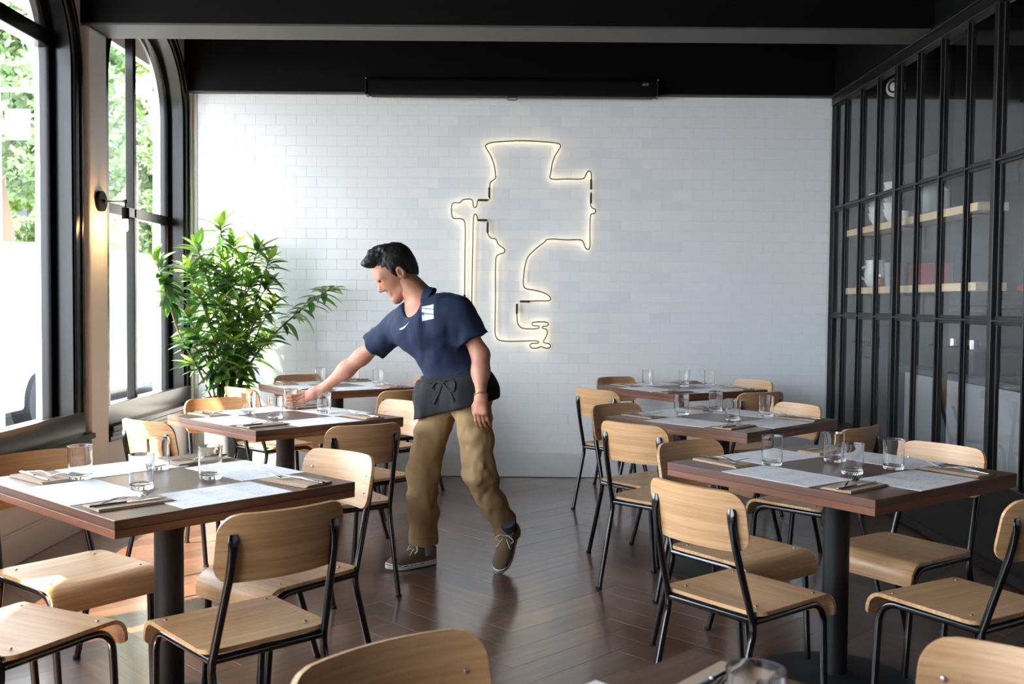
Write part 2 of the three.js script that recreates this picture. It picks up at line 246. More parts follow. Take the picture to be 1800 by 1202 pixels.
// ---- glazed steel partition on the partition side, with the kitchen behind
{
  const g = struct('wall_right', 'black steel partition glazed with narrow panes'), zk = (k) => -7.66 + 0.33 * k, y0 = 0.45, y1 = 2.86, rails = [1.26, 2.06];
  part('kick_panel', merged([span(GLASS - 0.02, GLASS + 0.02, 0.01, 0.44, -7.6, 3), span(GLASS - 0.034, GLASS + 0.03, 0.01, 0.06, -7.6, 3)]), M.iron, g);
  part('sill_rail', rbox(0.09, 0.03, 10.6, 0.005, GLASS, y0, -2.3), M.iron, g);
  part('head_rail', merged([rbox(0.07, 0.06, 10.6, 0.004, GLASS, y1 + 0.005, -2.3), rbox(0.1, 0.02, 10.6, 0.004, GLASS, y1 + 0.045, -2.3)]), M.iron, g);
  for (const y of rails) part('rail', merged([rbox(0.018, 0.045, 10.6, 0.004, GLASS + 0.003, y, -2.3), rbox(0.04, 0.012, 10.6, 0.003, GLASS - 0.003, y, -2.3)]), M.iron, g);
  const post = merged([rbox(0.05, y1 - y0, 0.042, 0.004, 0, (y0 + y1) / 2, 0), rbox(0.022, y1 - y0, 0.07, 0.004, 0.01, (y0 + y1) / 2, 0)]), mul = merged([rbox(0.014, y1 - y0, 0.032, 0.003, 0.004, (y0 + y1) / 2, 0), rbox(0.034, y1 - y0, 0.011, 0.003, -0.004, (y0 + y1) / 2, 0)]);
  const hs = [[y0 + 0.015, rails[0] - 0.022], [rails[0] + 0.022, rails[1] - 0.022], [rails[1] + 0.022, y1 - 0.02]], panes = hs.map(([a, b]) => new THREE.PlaneGeometry(0.29, b - a).rotateY(-PI / 2).translate(0, (a + b) / 2, 0));
  for (let k = 0; k < 33; k++) {
    const m = part(k % 4 ? 'mullion' : 'post', k % 4 ? mul : post, M.iron, g); m.position.set(GLASS, 0, zk(k) + (k ? 0 : 0.035));
    if (k < 32) for (const p of panes) { const q = part('pane', p, M.partitionPane, g); q.position.set(GLASS + 0.004, 0, zk(k) + 0.165 + (k ? 0 : 0.012)); q.rotation.y = (hash(k, 9, p.id) - 0.5) * 0.006; }
  }
  const up = struct('wall_right_upper'); part('black_panel', span(GLASS - 0.03, GLASS + 0.12, 2.915, CEIL, -7.6, 3), M.blackMatte, up);
  const k = struct('wall_kitchen'); const dk = std({ color: C(70, 72, 74), roughness: 0.7 });
  part('kitchen_back', span(GLASS - 0.03, 5.4, 0, CEIL, -7.8, -7.6), dk, k); part('kitchen_side', span(5.3, 5.45, 0, CEIL, -7.8, 3.2), dk, k);
}

// ---------------------------------------------------------------- chairs: local forward is -z, right is +x
const tubeR = 0.0115;
function makeChair() {
  const t = new THREE.Group(); t.name = numbered('dining_chair'); scene.add(t);
  const S = 0.44, seatPlace = (a, s) => {                     // s from the back edge to the curled front edge
    let f, h; const s0 = 0.335, R = 0.05;
    if (s < s0) { f = -0.165 + s; h = 0.4165; } else { const q = (s - s0) / R; f = -0.165 + s0 + R * sin(min(q, 1.45)) + (q > 1.45 ? (q - 1.45) * R * 0.12 : 0); h = 0.4165 - R * (1 - cos(min(q, 1.45))) - (q > 1.45 ? (q - 1.45) * R : 0); }
    const dish = (1 - (a / 0.19) ** 2) * Math.exp(-(((s - 0.13) / 0.1) ** 2)) * 0.009; return V(a, h - dish, -f);
  };
  const seat = part('seat', sheet(S, 34, 14, rounded(S, 0.19, 0.045, 0.02), seatPlace, 0.012), M.oak, t);
  const H = 0.182, R = 0.42, backPlace = (a, s) => { const th = a / R, tilt = 0.21 * (s - 0.09); return V(R * sin(th), 0.607 + s, 0.258 - R * (1 - cos(th)) + tilt + 0.004); };
  const back = part('backrest', sheet(H, 22, 18, rounded(H, 0.19, 0.05, 0.055), backPlace, 0.011), M.oak, t);
  const sg = new THREE.SphereGeometry(0.0055, 10, 6).scale(1, 0.5, 1);
  for (const sx of [-1, 1]) { for (const [x, z] of [[0.157, -0.148], [0.138, 0.113]]) { const m = part('screw', sg, M.screw, seat); m.position.set(sx * x, 0.4235, z); } for (const s of [0.055, 0.115]) { const p = backPlace(sx * 0.148, s), m = part('screw', sg, M.screw, back); m.position.set(p.x, p.y, p.z - 0.0065); m.rotation.x = PI / 2; } }
  const foot = cyl(0.0135, 0.0135, 0.012, 0, 0.006, 0, 14);
  for (const sx of [-1, 1]) {
    // upright and rear leg in one bent tube, flattened at its tip behind the backrest
    const tip = backPlace(0.148, 0.118), base = backPlace(0.15, 0.02), X = (x, y, z) => V(sx * x, y, z), off = 0.0055 + 0.006;
    const path = fillet([X(0.148, tip.y + 0.012, tip.z + off - 0.002), X(0.149, tip.y - 0.02, tip.z + off - 0.001), X(0.152, base.y, base.z + off + 0.004), X(0.166, 0.385, 0.163), X(0.167, 0.35, 0.166), X(0.158, 0.0, 0.272)], 0.03, 4);
    const L = path.length, up = part('leg', sweep(path, (q, i) => { const d = path[0].distanceTo(path[i]); const k = smooth(d, 0.0, 0.065); return [lerp(0.0165, tubeR, k) * (i === 0 ? 0.72 : 1), lerp(0.0048, tubeR, k) * (i === 0 ? 0.7 : 1)]; }, 12), M.blackTube, t);
    part('foot_cap', foot, M.rubber, up).position.set(sx * 0.158, 0, 0.272);
    const fr = fillet([X(0.167, 0.394, 0.16), X(0.17, 0.394, -0.186), X(0.162, 0, -0.214)], 0.075, 9), lg = part('leg', sweep(fr, tubeR, 12), M.blackTube, t);
    part('foot_cap', foot, M.rubber, lg).position.set(sx * 0.162, 0, -0.214);
  }
  part('crossbar', sweep([V(-0.167, 0.394, 0.163), V(0.167, 0.394, 0.163)], tubeR, 12, V(0, 1, 0)), M.blackTube, t);
  part('underseat_bar', sweep([V(-0.166, 0.394, -0.09), V(0.166, 0.394, -0.09)], 0.009, 10, V(0, 1, 0)), M.blackTube, t);
  return t;
}
const chair0 = makeChair(); let chairUsed = false;
const WR = 'chairs round the window-side tables', PR = 'chairs round the partition-side tables';
function chair(x, z, deg, label, group) {
  const c = chairUsed ? copyOf(chair0, label, group) : tag(chair0, label, 'chair', group);
  chairUsed = true; c.position.set(x, 0, z); c.rotation.y = -deg * PI / 180;
}
// window row, front table
chair(-0.769, -2.775, -42.3, 'plywood chair seen from behind, its whole back before the front window table', WR);
chair(-1.377, -2.698, 25.5, 'plywood chair showing only its seat, in the sun patch by the front window table', WR);
chair(-1.493, -3.333, 127.3, 'plywood chair between the front window table and the sill, curled seat front showing', WR);
chair(-0.778, -3.358, -141.6, 'plywood chair with sheen on its backrest at the aisle corner of the front window table', WR);
// window row, middle table
chair(-0.804, -4.575, -34.3, 'plywood chair with a shaded dark back beside the waiter planted shoe', WR);
chair(-1.522, -4.645, 33.8, 'plywood chair with two bright sun bars across its back, under the window ledge', WR);
chair(-1.503, -5.284, 141.9, 'plywood chair with a shaded brown backrest between plant pot and middle window table', WR);
chair(-0.785, -5.238, -136.6, 'plywood chair just behind the waiter thigh, pale backrest over the table corner', WR);
// window row, back table
chair(-0.85, -6.301, -41.1, 'plywood chair at the back window table, dark back topping the pale one beside the apron', WR);
chair(-1.556, -6.36, 41.4, 'plywood chair seen from behind in front of the plant pot', WR);
chair(-1.466, -7.064, 147.2, 'plywood chair against the tiles just below the trailing plant branch', WR);
chair(-0.819, -6.946, -127.4, 'plywood chair against the tiles, mostly hidden by the waiter apron', WR);
// partition row
chair(1.42, -6.407, -26.3, 'plywood chair with a dark back between the two rear tables of the partition row', PR);
chair(0.684, -6.475, 45.7, 'plywood chair standing farthest out towards the aisle before the back wall', PR);
chair(0.864, -7.139, 148.1, 'plywood chair by the tiles, brown back over the aisle end of the rear table', PR);
chair(1.517, -7.025, -126.6, 'plywood chair by the tiles, pale back over the partition end of the rear table', PR);
chair(1.382, -4.636, -42.9, 'plywood chair with a dark back behind the tumblers of the front partition table', PR);
chair(0.696, -4.69, 42.2, 'pale plywood chair back on the aisle side of the middle partition table', PR);
chair(0.688, -5.15, 142.3, 'plywood chair with a deep brown backrest at the aisle corner of the middle partition table', PR);
chair(1.333, -5.328, -117.5, 'plywood chair touching the partition corner post, behind the middle partition table', PR);
chair(1.407, -3.067, -30.7, 'plywood chair cut by the picture edge beside the front partition table', PR);
chair(0.729, -3.139, 51.0, 'pale plywood chair seen whole from behind at the front partition table', PR);
chair(0.831, -3.714, 143.0, 'plywood chair facing the viewer, brown backrest behind the front partition table corner', PR);
chair(1.471, -3.742, -124.3, 'plywood chair with long pale backrest along the partition glass at the front table', PR);
chair(-0.031, -1.343, 138.7, 'cropped plywood backrest rising from the picture bottom at the aisle', 'chairs at the cropped table');
chair(0.64, -1.332, -135.8, 'cropped plywood backrest at the bottom corner below the partition', 'chairs at the cropped table');

// ---------------------------------------------------------------- tables and what lies on them
const TOP = 0.762;
const TABLES = [ // x, z, turn, width, depth, words for it, tumbler spots in the table's own axes (u, v), places laid
  [-1.088, -3.103, 0.845, 0.785, 0.87, 'front window table', [[-0.183, 0.211], [-0.134, -0.084], [0.077, 0.203], [0.1, -0.077]], 'abcd'],
  [-1.135, -4.885, 0.791, 0.82, 0.83, 'middle window table', [[-0.088, 0.192], [-0.1, -0.071], [0.187, 0.246], [0.207, -0.03]], 'abcd'],
  [-1.209, -6.703, 0.63, 0.79, 0.78, 'back window table', [[0.001, 0.26], [0.267, 0.264], [0.256, -0.108]], 'abcd'],
  [1.128, -6.793, 0.572, 0.83, 0.8, 'rear partition table', [[-0.09, 0.243], [0.049, 0.02], [0.176, 0.158], [0.277, 0.013]], 'abcd'],
  [1.029, -4.978, 0.771, 0.81, 0.83, 'middle partition table', [[-0.053, 0.201], [0.238, 0.194], [-0.066, -0.114], [0.221, -0.121]], 'abcd'],
  [1.131, -3.474, 0.645, 0.83, 0.84, 'front partition table', [[-0.165, 0.155], [0.091, 0.082], [-0.092, -0.12], [0.12, -0.139]], 'abcd'],
  [0.292, -1.059, 0.785, 0.79, 0.79, 'cropped table', [[0.138, 0.118]], 'cd'],
];
const looks = ['square walnut table standing in the sun patch, its white menus lit blue', 'square walnut table that the waiter reaches across, one corner sunlit', 'square walnut table behind the waiter reaching arm', 'square walnut table next to the tiled wall by the partition', 'square walnut table in the middle of the three along the partition', 'square walnut table with round black pole in front of the partition', 'walnut table of which only one corner shows at the bottom'];
const sidesWin = { a: 'aisle side', b: 'ledge side', c: 'plant side', d: 'far aisle side' }, sidesPar = { a: 'steel partition side', b: 'aisle side', c: 'tiled wall side', d: 'far partition side' };
const menuMap = texture(512, 352, (u, v) => {
  const inside = u > 0.06 && u < 0.94 && v > 0.08 && v < 0.92, col = floor(u * 3), row = floor(v * 30), line = (v * 30) % 1, len = 0.35 + 0.6 * hash(col, row, 8);
  const text = inside && line > 0.3 && line < 0.72 && (u * 3) % 1 > 0.08 && (u * 3) % 1 < len && hash(row, col, 4) > 0.25 && noise2(u * 190, row * 7, 5) > 0.36;
  return text ? [196, 190, 192] : [238, 235, 235];
});
const menuMat = std({ map: menuMap, roughness: 0.8 });
const matGeo = new THREE.BoxGeometry(0.35, 0.0012, 0.236), napkinGeo = (() => { const g = []; for (let k = 0; k < 3; k++) g.push(rbox(0.108 - k * 0.006, 0.0022, 0.222 - k * 0.007, 0.0009, (k - 1) * 0.0022, 0.0012 + k * 0.0023, (k - 1) * 0.003, 1)); return merged(g); })();
// fork: handle end at +z, tines towards -z
const forkGeo = (() => {
  const h = (z) => 0.004 + 0.010 * Math.exp(-(((z - 0.02) / 0.045) ** 2)) + (z < -0.045 ? 0.3 * (-0.045 - z) : 0), pts = []; for (let k = 0; k <= 16; k++) { const z = 0.1 - k / 16 * 0.145; pts.push(V(0, h(z), z)); }
  const g = [sweep(pts, (t) => [t < 0.55 ? lerp(0.0062, 0.0026, t / 0.55) : t < 0.8 ? 0.0026 : lerp(0.0026, 0.0105, (t - 0.8) / 0.2), 0.0013], 8)];
  g.push(sweep([V(0, h(-0.043), -0.043), V(0, h(-0.052), -0.052), V(0, h(-0.06), -0.06)], (t) => [lerp(0.0105, 0.0125, t), 0.0012], 8));
  for (let k = 0; k < 4; k++) { const x = (k - 1.5) * 0.0066, p = []; for (let q = 0; q <= 5; q++) { const z = -0.058 - q * 0.0085; p.push(V(x, h(z) - 0.0 + 0.00004 * q, z)); } g.push(sweep(p, (t) => [lerp(0.0021, 0.0011, t), lerp(0.0012, 0.0008, t)], 6)); }
  return merged(g);
})();
const knifeGeo = merged([sweep([V(0, 0.003, 0.105), V(0, 0.0035, 0.06), V(0, 0.0035, 0.005)], (t) => [lerp(0.0075, 0.0055, t), 0.0032], 10), sweep([V(0, 0.0034, 0.008), V(0.001, 0.0034, -0.03), V(0.001, 0.0034, -0.08), V(0.003, 0.0034, -0.105)], (t) => [t < 0.7 ? 0.0095 : lerp(0.0095, 0.002, (t - 0.7) / 0.3), 0.0011], 8)]);
const tumblerGeo = lathe([[0, 0.0008], [0.031, 0.0008], [0.0338, 0.003], [0.0348, 0.012], [0.0372, 0.099], [0.0382, 0.1045], [0.0374, 0.1056], [0.0364, 0.1045], [0.0349, 0.08], [0.0331, 0.02], [0.0318, 0.0148], [0.027, 0.0132], [0, 0.0128]], 40);
const tabletopMats = [M.walnut, M.walnutLow];
TABLES.forEach(([x, z, t, A, B, words, spots, places], n) => {
  const tb = thing('dining_table', looks[n], 'table', [x, 0, z], t, n < 3 ? 'tables along the windows' : n < 6 ? 'tables along the partition' : undefined);
  part('tabletop', metreUV(rbox(A, 0.026, B, 0.0018, 0, TOP - 0.013, 0, 1), 'x', n * 0.37, n * 0.21), M.walnut, tb);
  part('lower_board', metreUV(rbox(A - 0.001, 0.022, B - 0.001, 0.0015, 0, TOP - 0.0372, 0, 1), 'x', n * 0.17, n * 0.11), M.walnutLow, tb);
  part('pole', cyl(0.045, 0.045, TOP - 0.07, 0, 0.02 + (TOP - 0.07) / 2, 0, 32), M.blackPole, tb);
  part('pole_plate', rbox(0.3, 0.012, 0.3, 0.004, 0, TOP - 0.0545, 0), M.blackPole, tb);
  part('base', lathe([[0, 0], [0.272, 0], [0.28, 0.004], [0.278, 0.012], [0.2, 0.02], [0.075, 0.028], [0.052, 0.04], [0, 0.042]], 48), M.blackPole, tb);
  const side = n < 3 ? sidesWin : sidesPar, R = new THREE.Matrix4().makeRotationY(t).setPosition(x, 0, z);
  for (const p of places) {
    const phi = { a: 0, b: -PI / 2, c: PI, d: PI / 2 }[p], half = (p === 'a' || p === 'c' ? B : A) / 2, W = R.clone().multiply(new THREE.Matrix4().makeRotationY(phi));
    const where = side[p] + ' of the ' + words, lay = (o, r, f, y, turn) => { o.position.copy(V(r, y, -f).applyMatrix4(W)); o.rotation.y = t + phi + turn; };
    const over = n === 6 && p === 'c' ? 0.02 : 0;
    lay(single('placemat', matGeo, menuMat, 'white printed paper menu laid at the ' + where, 'placemat', 'paper menus on the tables'), rr(-0.015, 0.01), -(half - 0.122) - over, TOP + 0.0008, rr(-0.015, 0.015));
    const nr = 0.262, nf = -(half - 0.13), tw = rr(-0.1, 0.1);
    lay(single('napkin', napkinGeo, M.kraft, 'folded brown paper napkin at the ' + where, 'napkin', 'folded napkins on the tables'), nr, nf, TOP + 0.0004, tw);
    lay(single('knife', knifeGeo, M.steel, 'steel knife on the napkin at the ' + where, 'knife', 'knives on the napkins'), nr + 0.016, nf - 0.012, TOP + 0.0078, tw - rr(0.0, 0.12));
    lay(single('fork', forkGeo, M.steel, 'steel fork lying on the napkin at the ' + where, 'fork', 'forks on the napkins'), nr - 0.012, nf - 0.006, TOP + 0.0072, tw + rr(0.02, 0.3));
  }
  const tw = n < 3 ? ['by the ledge menu', 'by the ledge-and-aisle gap', 'by the plant-side menu', 'by the aisle menu'] : ['by the aisle-side menu', 'toward the tiled wall', 'at the viewer-side menu corner', 'toward the steel partition'];
  spots.forEach(([u, v], k) => {
    const g = single('tumbler', tumblerGeo, M.glass, n === 1 && k === 2 ? 'empty clear tumbler held by the waiter fingertips' : n === 6 ? 'empty clear tumbler on the cropped table, seen from above' : 'empty clear tumbler ' + tw[k] + ' of the ' + words, 'glass', 'water tumblers on the tables');
    g.position.copy(V(u, TOP + 0.0006 + 0.0012, -v).applyMatrix4(R));
  });
});

// ---------------------------------------------------------------- the waiter: fields joined by a smooth minimum, meshed as surface nets
const smin = (a, b, k) => { const h = max(k - abs(a - b), 0) / k; return min(a, b) - h * h * k * 0.25; };
const cap = (a, b, ra, rb = ra) => { const d = b.clone().sub(a), L = d.lengthSq() || 1e-9; return (x, y, z) => { const px = x - a.x, py = y - a.y, pz = z - a.z, t = clamp((px * d.x + py * d.y + pz * d.z) / L, 0, 1); return hypot(px - d.x * t, py - d.y * t, pz - d.z * t) - lerp(ra, rb, t); }; };
const ell = (c, r) => (x, y, z) => { const a = (x - c.x) / r.x, b = (y - c.y) / r.y, d = (z - c.z) / r.z, k0 = hypot(a, b, d), k1 = hypot(a / r.x, b / r.y, d / r.z); return k1 < 1e-6 ? -min(r.x, r.y, r.z) : k0 * (k0 - 1) / k1; };
const join = (list, k) => (x, y, z) => { let d = 1e3; for (const f of list) d = smin(d, f(x, y, z), k); return d; };
function nets(f, lo, hi, c) {
  const n = [0, 1, 2].map((k) => Math.ceil((hi[k] - lo[k]) / c) + 1), N = n[0] * n[1] * n[2], val = new Float32Array(N), id = new Int32Array(N).fill(-1), at = (i, j, k) => (k * n[1] + j) * n[0] + i, pos = [], idx = [];
  for (let k = 0; k < n[2]; k++) for (let j = 0; j < n[1]; j++) { let i = 0; while (i < n[0]) { const v = f(lo[0] + i * c, lo[1] + j * c, lo[2] + k * c), skip = v > c * 3 ? floor(v / c / 1.6) : 0; val[at(i, j, k)] = v; i++; for (let q = 0; q < skip && i < n[0]; q++, i++) val[at(i, j, k)] = v; } }
  for (let k = 0; k < n[2] - 1; k++) for (let j = 0; j < n[1] - 1; j++) for (let i = 0; i < n[0] - 1; i++) {
    let inside = 0; for (let q = 0; q < 8; q++) if (val[at(i + (q & 1), j + (q >> 1 & 1), k + (q >> 2))] < 0) inside++;
    if (!inside || inside === 8) continue;
    let sx = 0, sy = 0, sz = 0, m = 0;
    for (let q = 0; q < 8; q++) for (const bit of [1, 2, 4]) if (!(q & bit)) { const r = q | bit, va = val[at(i + (q & 1), j + (q >> 1 & 1), k + (q >> 2))], vb = val[at(i + (r & 1), j + (r >> 1 & 1), k + (r >> 2))]; if ((va < 0) !== (vb < 0)) { const t = va / (va - vb); sx += (q & 1) + (bit === 1 ? t : 0); sy += (q >> 1 & 1) + (bit === 2 ? t : 0); sz += (q >> 2) + (bit === 4 ? t : 0); m++; } }
    id[at(i, j, k)] = pos.length / 3; pos.push(lo[0] + (i + sx / m) * c, lo[1] + (j + sy / m) * c, lo[2] + (k + sz / m) * c);
  }
  for (let k = 1; k < n[2] - 1; k++) for (let j = 1; j < n[1] - 1; j++) for (let i = 1; i < n[0] - 1; i++) {
    const v = val[at(i, j, k)] < 0, quad = (a, b, p, q) => { if (a < 0 || b < 0 || p < 0 || q < 0) return; v ? idx.push(a, b, p, a, p, q) : idx.push(a, p, b, a, q, p); };
    if (v !== val[at(i + 1, j, k)] < 0) quad(id[at(i, j - 1, k - 1)], id[at(i, j, k - 1)], id[at(i, j, k)], id[at(i, j - 1, k)]);
    if (v !== val[at(i, j + 1, k)] < 0) quad(id[at(i - 1, j, k - 1)], id[at(i - 1, j, k)], id[at(i, j, k)], id[at(i, j, k - 1)]);
    if (v !== val[at(i, j, k + 1)] < 0) quad(id[at(i - 1, j - 1, k)], id[at(i, j - 1, k)], id[at(i, j, k)], id[at(i - 1, j, k)]);
  }
  const g = new THREE.BufferGeometry(); g.setAttribute('position', new THREE.Float32BufferAttribute(pos, 3)); g.setAttribute('uv', new THREE.Float32BufferAttribute(new Float32Array(pos.length / 3 * 2), 2)); g.setIndex(idx); g.computeVertexNormals(); return g;
}
{
  const O = V(-0.36, 0, -4.96), J = (x, y, z) => V(x, y, z).sub(O);
  const who = thing('person', 'waiter in navy polo, black waist apron and khakis leaning to place a glass', 'person', [O.x, O.y, O.z]);
  const hipR = J(-0.375, 0.86, -5.05), hipL = J(-0.225, 0.885, -4.91), kneeR = J(-0.465, 0.455, -4.97), ankR = J(-0.458, 0.085, -5.0), kneeL = J(-0.172, 0.48, -4.83), ankL = J(-0.035, 0.165, -4.985);
  const waist = J(-0.325, 1.0, -4.975), belly = J(-0.355, 1.06, -4.965), chest = J(-0.42, 1.195, -4.96), neck = J(-0.49, 1.355, -4.955), shR = J(-0.578, 1.218, -5.03), shL = J(-0.285, 1.275, -4.86), elR = J(-0.795, 1.045, -5.12), wrR = J(-1.005, 0.872, -5.17), elL = J(-0.172, 1.075, -4.84), wrL = J(-0.166, 0.885, -4.73), head = J(-0.6, 1.47, -4.965);
  const mid = (a, b, t) => a.clone().lerp(b, t);
  const skin = phys({ color: C(184, 126, 100), roughness: 0.5, sheen: 0.15, sheenColor: new THREE.Color(0.9, 0.6, 0.5) });
  const navy = std({ color: C(14, 32, 62), roughness: 0.82 }), black = std({ color: C(11, 13, 16), roughness: 0.85 }), khaki = std({ color: C(158, 129, 90), roughness: 0.9 }), hairM = std({ color: C(22, 17, 15), roughness: 0.55 }), white = std({ color: C(226, 226, 228), roughness: 0.8 });
  // ---- body (one continuous surface): trunk, limbs, neck
  const trunk = [cap(hipR, hipL, 0.106), cap(waist, belly, 0.106, 0.114), cap(belly, chest, 0.114, 0.13), cap(mid(chest, shR, 0.45), mid(chest, shL, 0.5), 0.125), cap(shR, mid(shR, shL, 0.4), 0.056, 0.095), cap(shL, mid(shL, shR, 0.4), 0.068, 0.1), cap(hipL, waist, 0.1, 0.104), cap(hipR, waist, 0.098, 0.102)];
  const legs = [cap(hipR, kneeR, 0.088, 0.062), cap(kneeR, ankR, 0.056, 0.042), cap(hipL, kneeL, 0.09, 0.063), cap(kneeL, ankL, 0.057, 0.042)];
  const arms = [cap(shR, elR, 0.049, 0.037), cap(elR, mid(elR, wrR, 0.4), 0.037, 0.038), cap(mid(elR, wrR, 0.4), wrR, 0.038, 0.025), cap(shL, elL, 0.05, 0.038), cap(elL, mid(elL, wrL, 0.4), 0.038, 0.0375), cap(mid(elL, wrL, 0.4), wrL, 0.0375, 0.0255)];
  const neckF = cap(neck, mid(neck, head, 0.75), 0.06, 0.055), bodyF = join([...trunk, ...legs, ...arms, neckF], 0.045);
  // ---- head in its own axes: z' towards the face, y' up
  const face = V(-0.8, -0.56, 0.27).normalize(), up0 = V(0, 1, 0), side = up0.clone().cross(face).normalize(), up = face.clone().cross(side).normalize(), HM = new THREE.Matrix4().makeBasis(side, up, face).setPosition(head);
  const h = (x, y, z) => V(x, y, z), both = (f) => [f(1), f(-1)];
  const headF0 = join([ell(h(0, 0.045, -0.014), h(0.075, 0.088, 0.097)), ell(h(0, -0.02, 0.028), h(0.062, 0.088, 0.064)), cap(h(0, 0.05, 0.045), h(0, 0.0, 0.05), 0.055, 0.05), cap(h(-0.042, -0.078, 0.02), h(0, -0.103, 0.062), 0.022, 0.02), cap(h(0.042, -0.078, 0.02), h(0, -0.103, 0.062), 0.022, 0.02), ell(h(0, -0.102, 0.07), h(0.022, 0.018, 0.019)), cap(h(-0.036, 0.031, 0.082), h(0.036, 0.031, 0.082), 0.011)], 0.03);
  const sockets = both((s) => ell(h(s * 0.033, 0.012, 0.094), h(0.018, 0.011, 0.012)));
  const nose = join([cap(h(0, 0.016, 0.09), h(0, -0.026, 0.113), 0.0085, 0.0125), ...both((s) => ell(h(s * 0.0115, -0.033, 0.1), h(0.0085, 0.0075, 0.011)))], 0.012);
  const lips = join([cap(h(-0.02, -0.0625, 0.083), h(0.02, -0.0625, 0.083), 0.0062), cap(h(-0.016, -0.074, 0.083), h(0.016, -0.074, 0.083), 0.0068), cap(h(-0.004, -0.0615, 0.089), h(0.004, -0.0615, 0.089), 0.006), cap(h(-0.006, -0.0745, 0.088), h(0.006, -0.0745, 0.088), 0.006)], 0.006);
  const ear = (s) => { const e = ell(h(s * 0.079, -0.002, -0.008), h(0.011, 0.034, 0.021)), c = ell(h(s * 0.09, 0.004, -0.005), h(0.008, 0.021, 0.012)); return (x, y, z) => max(e(x, y, z), -c(x, y, z)); };
  const throat = cap(h(0, -0.03, -0.02), h(0, -0.16, -0.05), 0.054, 0.056), ears = both(ear), headF = (x, y, z) => { let d = headF0(x, y, z); for (const s of sockets) d = max(d, -smin(s(x, y, z) + 0.001, 1, 0.01)); d = smin(d, nose(x, y, z), 0.012); d = smin(d, lips(x, y, z), 0.008); for (const e of ears) d = smin(d, e(x, y, z), 0.01); return smin(d, throat(x, y, z), 0.03); };
  const headG = nets(headF, [-0.11, -0.16, -0.13], [0.11, 0.15, 0.15], 0.0036).applyMatrix4(HM);
  // ---- hands: palm at the wrist, five separate fingers. P: list of finger paths
  const finger = (pts, r0, r1) => { const out = []; for (let i = 0; i < pts.length - 1; i++) out.push(cap(pts[i], pts[i + 1], lerp(r0, r1, i / (pts.length - 1)), lerp(r0, r1, (i + 1) / (pts.length - 1)))); return join(out, 0.004); };
  // the hand on the tumbler: tumbler axis at G, hand comes from +x; fingers close round its camera side, thumb round the far side
  const G = J(-1.178, 0.762, -5.186), ringP = (deg, y, r = 0.0465) => V(G.x + r * cos(deg * PI / 180), y, G.z + r * sin(deg * PI / 180));
  const palmA = wrR.clone(), palmB = V(G.x + 0.085, 0.828, G.z + 0.01);
  const kn = (dy, dz) => V(G.x + 0.072, 0.842 + dy, G.z + 0.022 + dz);
  const fingersR = [[0.008, -0.002, 0.836], [-0.01, 0.004, 0.817], [-0.028, 0.006, 0.798], [-0.045, 0.002, 0.781]].map(([dy, dz, y], i) => { const a = kn(dy, dz); return finger([palmB.clone().lerp(a, 0.3), a, ringP(38, y + 0.003, 0.052), ringP(72 - 4 * i, y, 0.0475), ringP(108 - 9 * i, y - 0.002, 0.0468)], 0.0098 - 0.0006 * i, 0.0074 - 0.0004 * i); });
  const thumbR = finger([wrR.clone().lerp(palmB, 0.45).add(V(0, 0.004, -0.02)), V(G.x + 0.078, 0.836, G.z - 0.034), ringP(-42, 0.836, 0.052), ringP(-82, 0.83, 0.0475)], 0.013, 0.0088);
  const wristToPalm = [cap(palmA, mid(palmA, palmB, 0.5), 0.026, 0.0285), cap(mid(palmA, palmB, 0.45).add(V(0, 0.012, 0.004)), kn(0.0, -0.006), 0.02, 0.0135), cap(mid(palmA, palmB, 0.5).add(V(0, -0.008, 0.004)), kn(-0.035, 0), 0.02, 0.0125), cap(mid(palmA, palmB, 0.4).add(V(0, 0, -0.012)), palmB.clone().add(V(0.0, 0, -0.006)), 0.02, 0.014), cap(wrR, mid(wrR, elR, 0.15), 0.0265, 0.029)];
  const tumblerGap = (x, y, z) => 0.0385 - hypot(x - G.x, z - G.z);
  const handRF0 = join([...wristToPalm], 0.02), handRF = (x, y, z) => { let d = handRF0(x, y, z); for (const f of fingersR) d = smin(d, f(x, y, z), 0.006); d = smin(d, thumbR(x, y, z), 0.008); return max(d, tumblerGap(x, y, z)); };
  const handR = nets(handRF, [G.x - 0.075, 0.75, G.z - 0.085], [G.x + 0.22, 0.92, G.z + 0.085], 0.0031);
  // the hanging hand: back of the hand to the viewer, fingers relaxed
  const dn = V(-0.02, -1, 0.12).normalize(), ac = V(0.93, 0, 0.36).normalize(), fw = dn.clone().cross(ac).normalize().multiplyScalar(-1);   // ac across the knuckles, fw towards the palm
  const L = (d, a, f) => wrL.clone().addScaledVector(dn, d).addScaledVector(ac, a).addScaledVector(fw, f);
  const fingersL = [[-0.026, 0.074, 0.0], [-0.008, 0.08, 0.004], [0.01, 0.077, 0.01], [0.027, 0.066, 0.016]].map(([a, len, c], i) => finger([L(0.045, a * 0.8, 0), L(0.083 - 0.003 * i * (i > 1), a, 0), L(0.083 + len * 0.46, a * 1.02, 0.012 + c), L(0.083 + len * 0.76, a * 1.02, 0.031 + c * 1.6), L(0.083 + len * 0.88, a, 0.048 + c * 1.8)], 0.0097 - 0.0004 * i, 0.0072 - 0.0003 * i));
  const thumbL = finger([L(0.022, -0.022, 0.01), L(0.05, -0.043, 0.02), L(0.082, -0.047, 0.034), L(0.106, -0.04, 0.044)], 0.0135, 0.0085);
  const palmL = join([cap(L(-0.02, 0, 0), L(0.02, 0, 0), 0.027, 0.027), ...[-0.024, -0.008, 0.009, 0.024].map((a) => cap(L(0.012, a * 0.6, 0.002), L(0.08, a, 0.001), 0.0185, 0.0128))], 0.014);
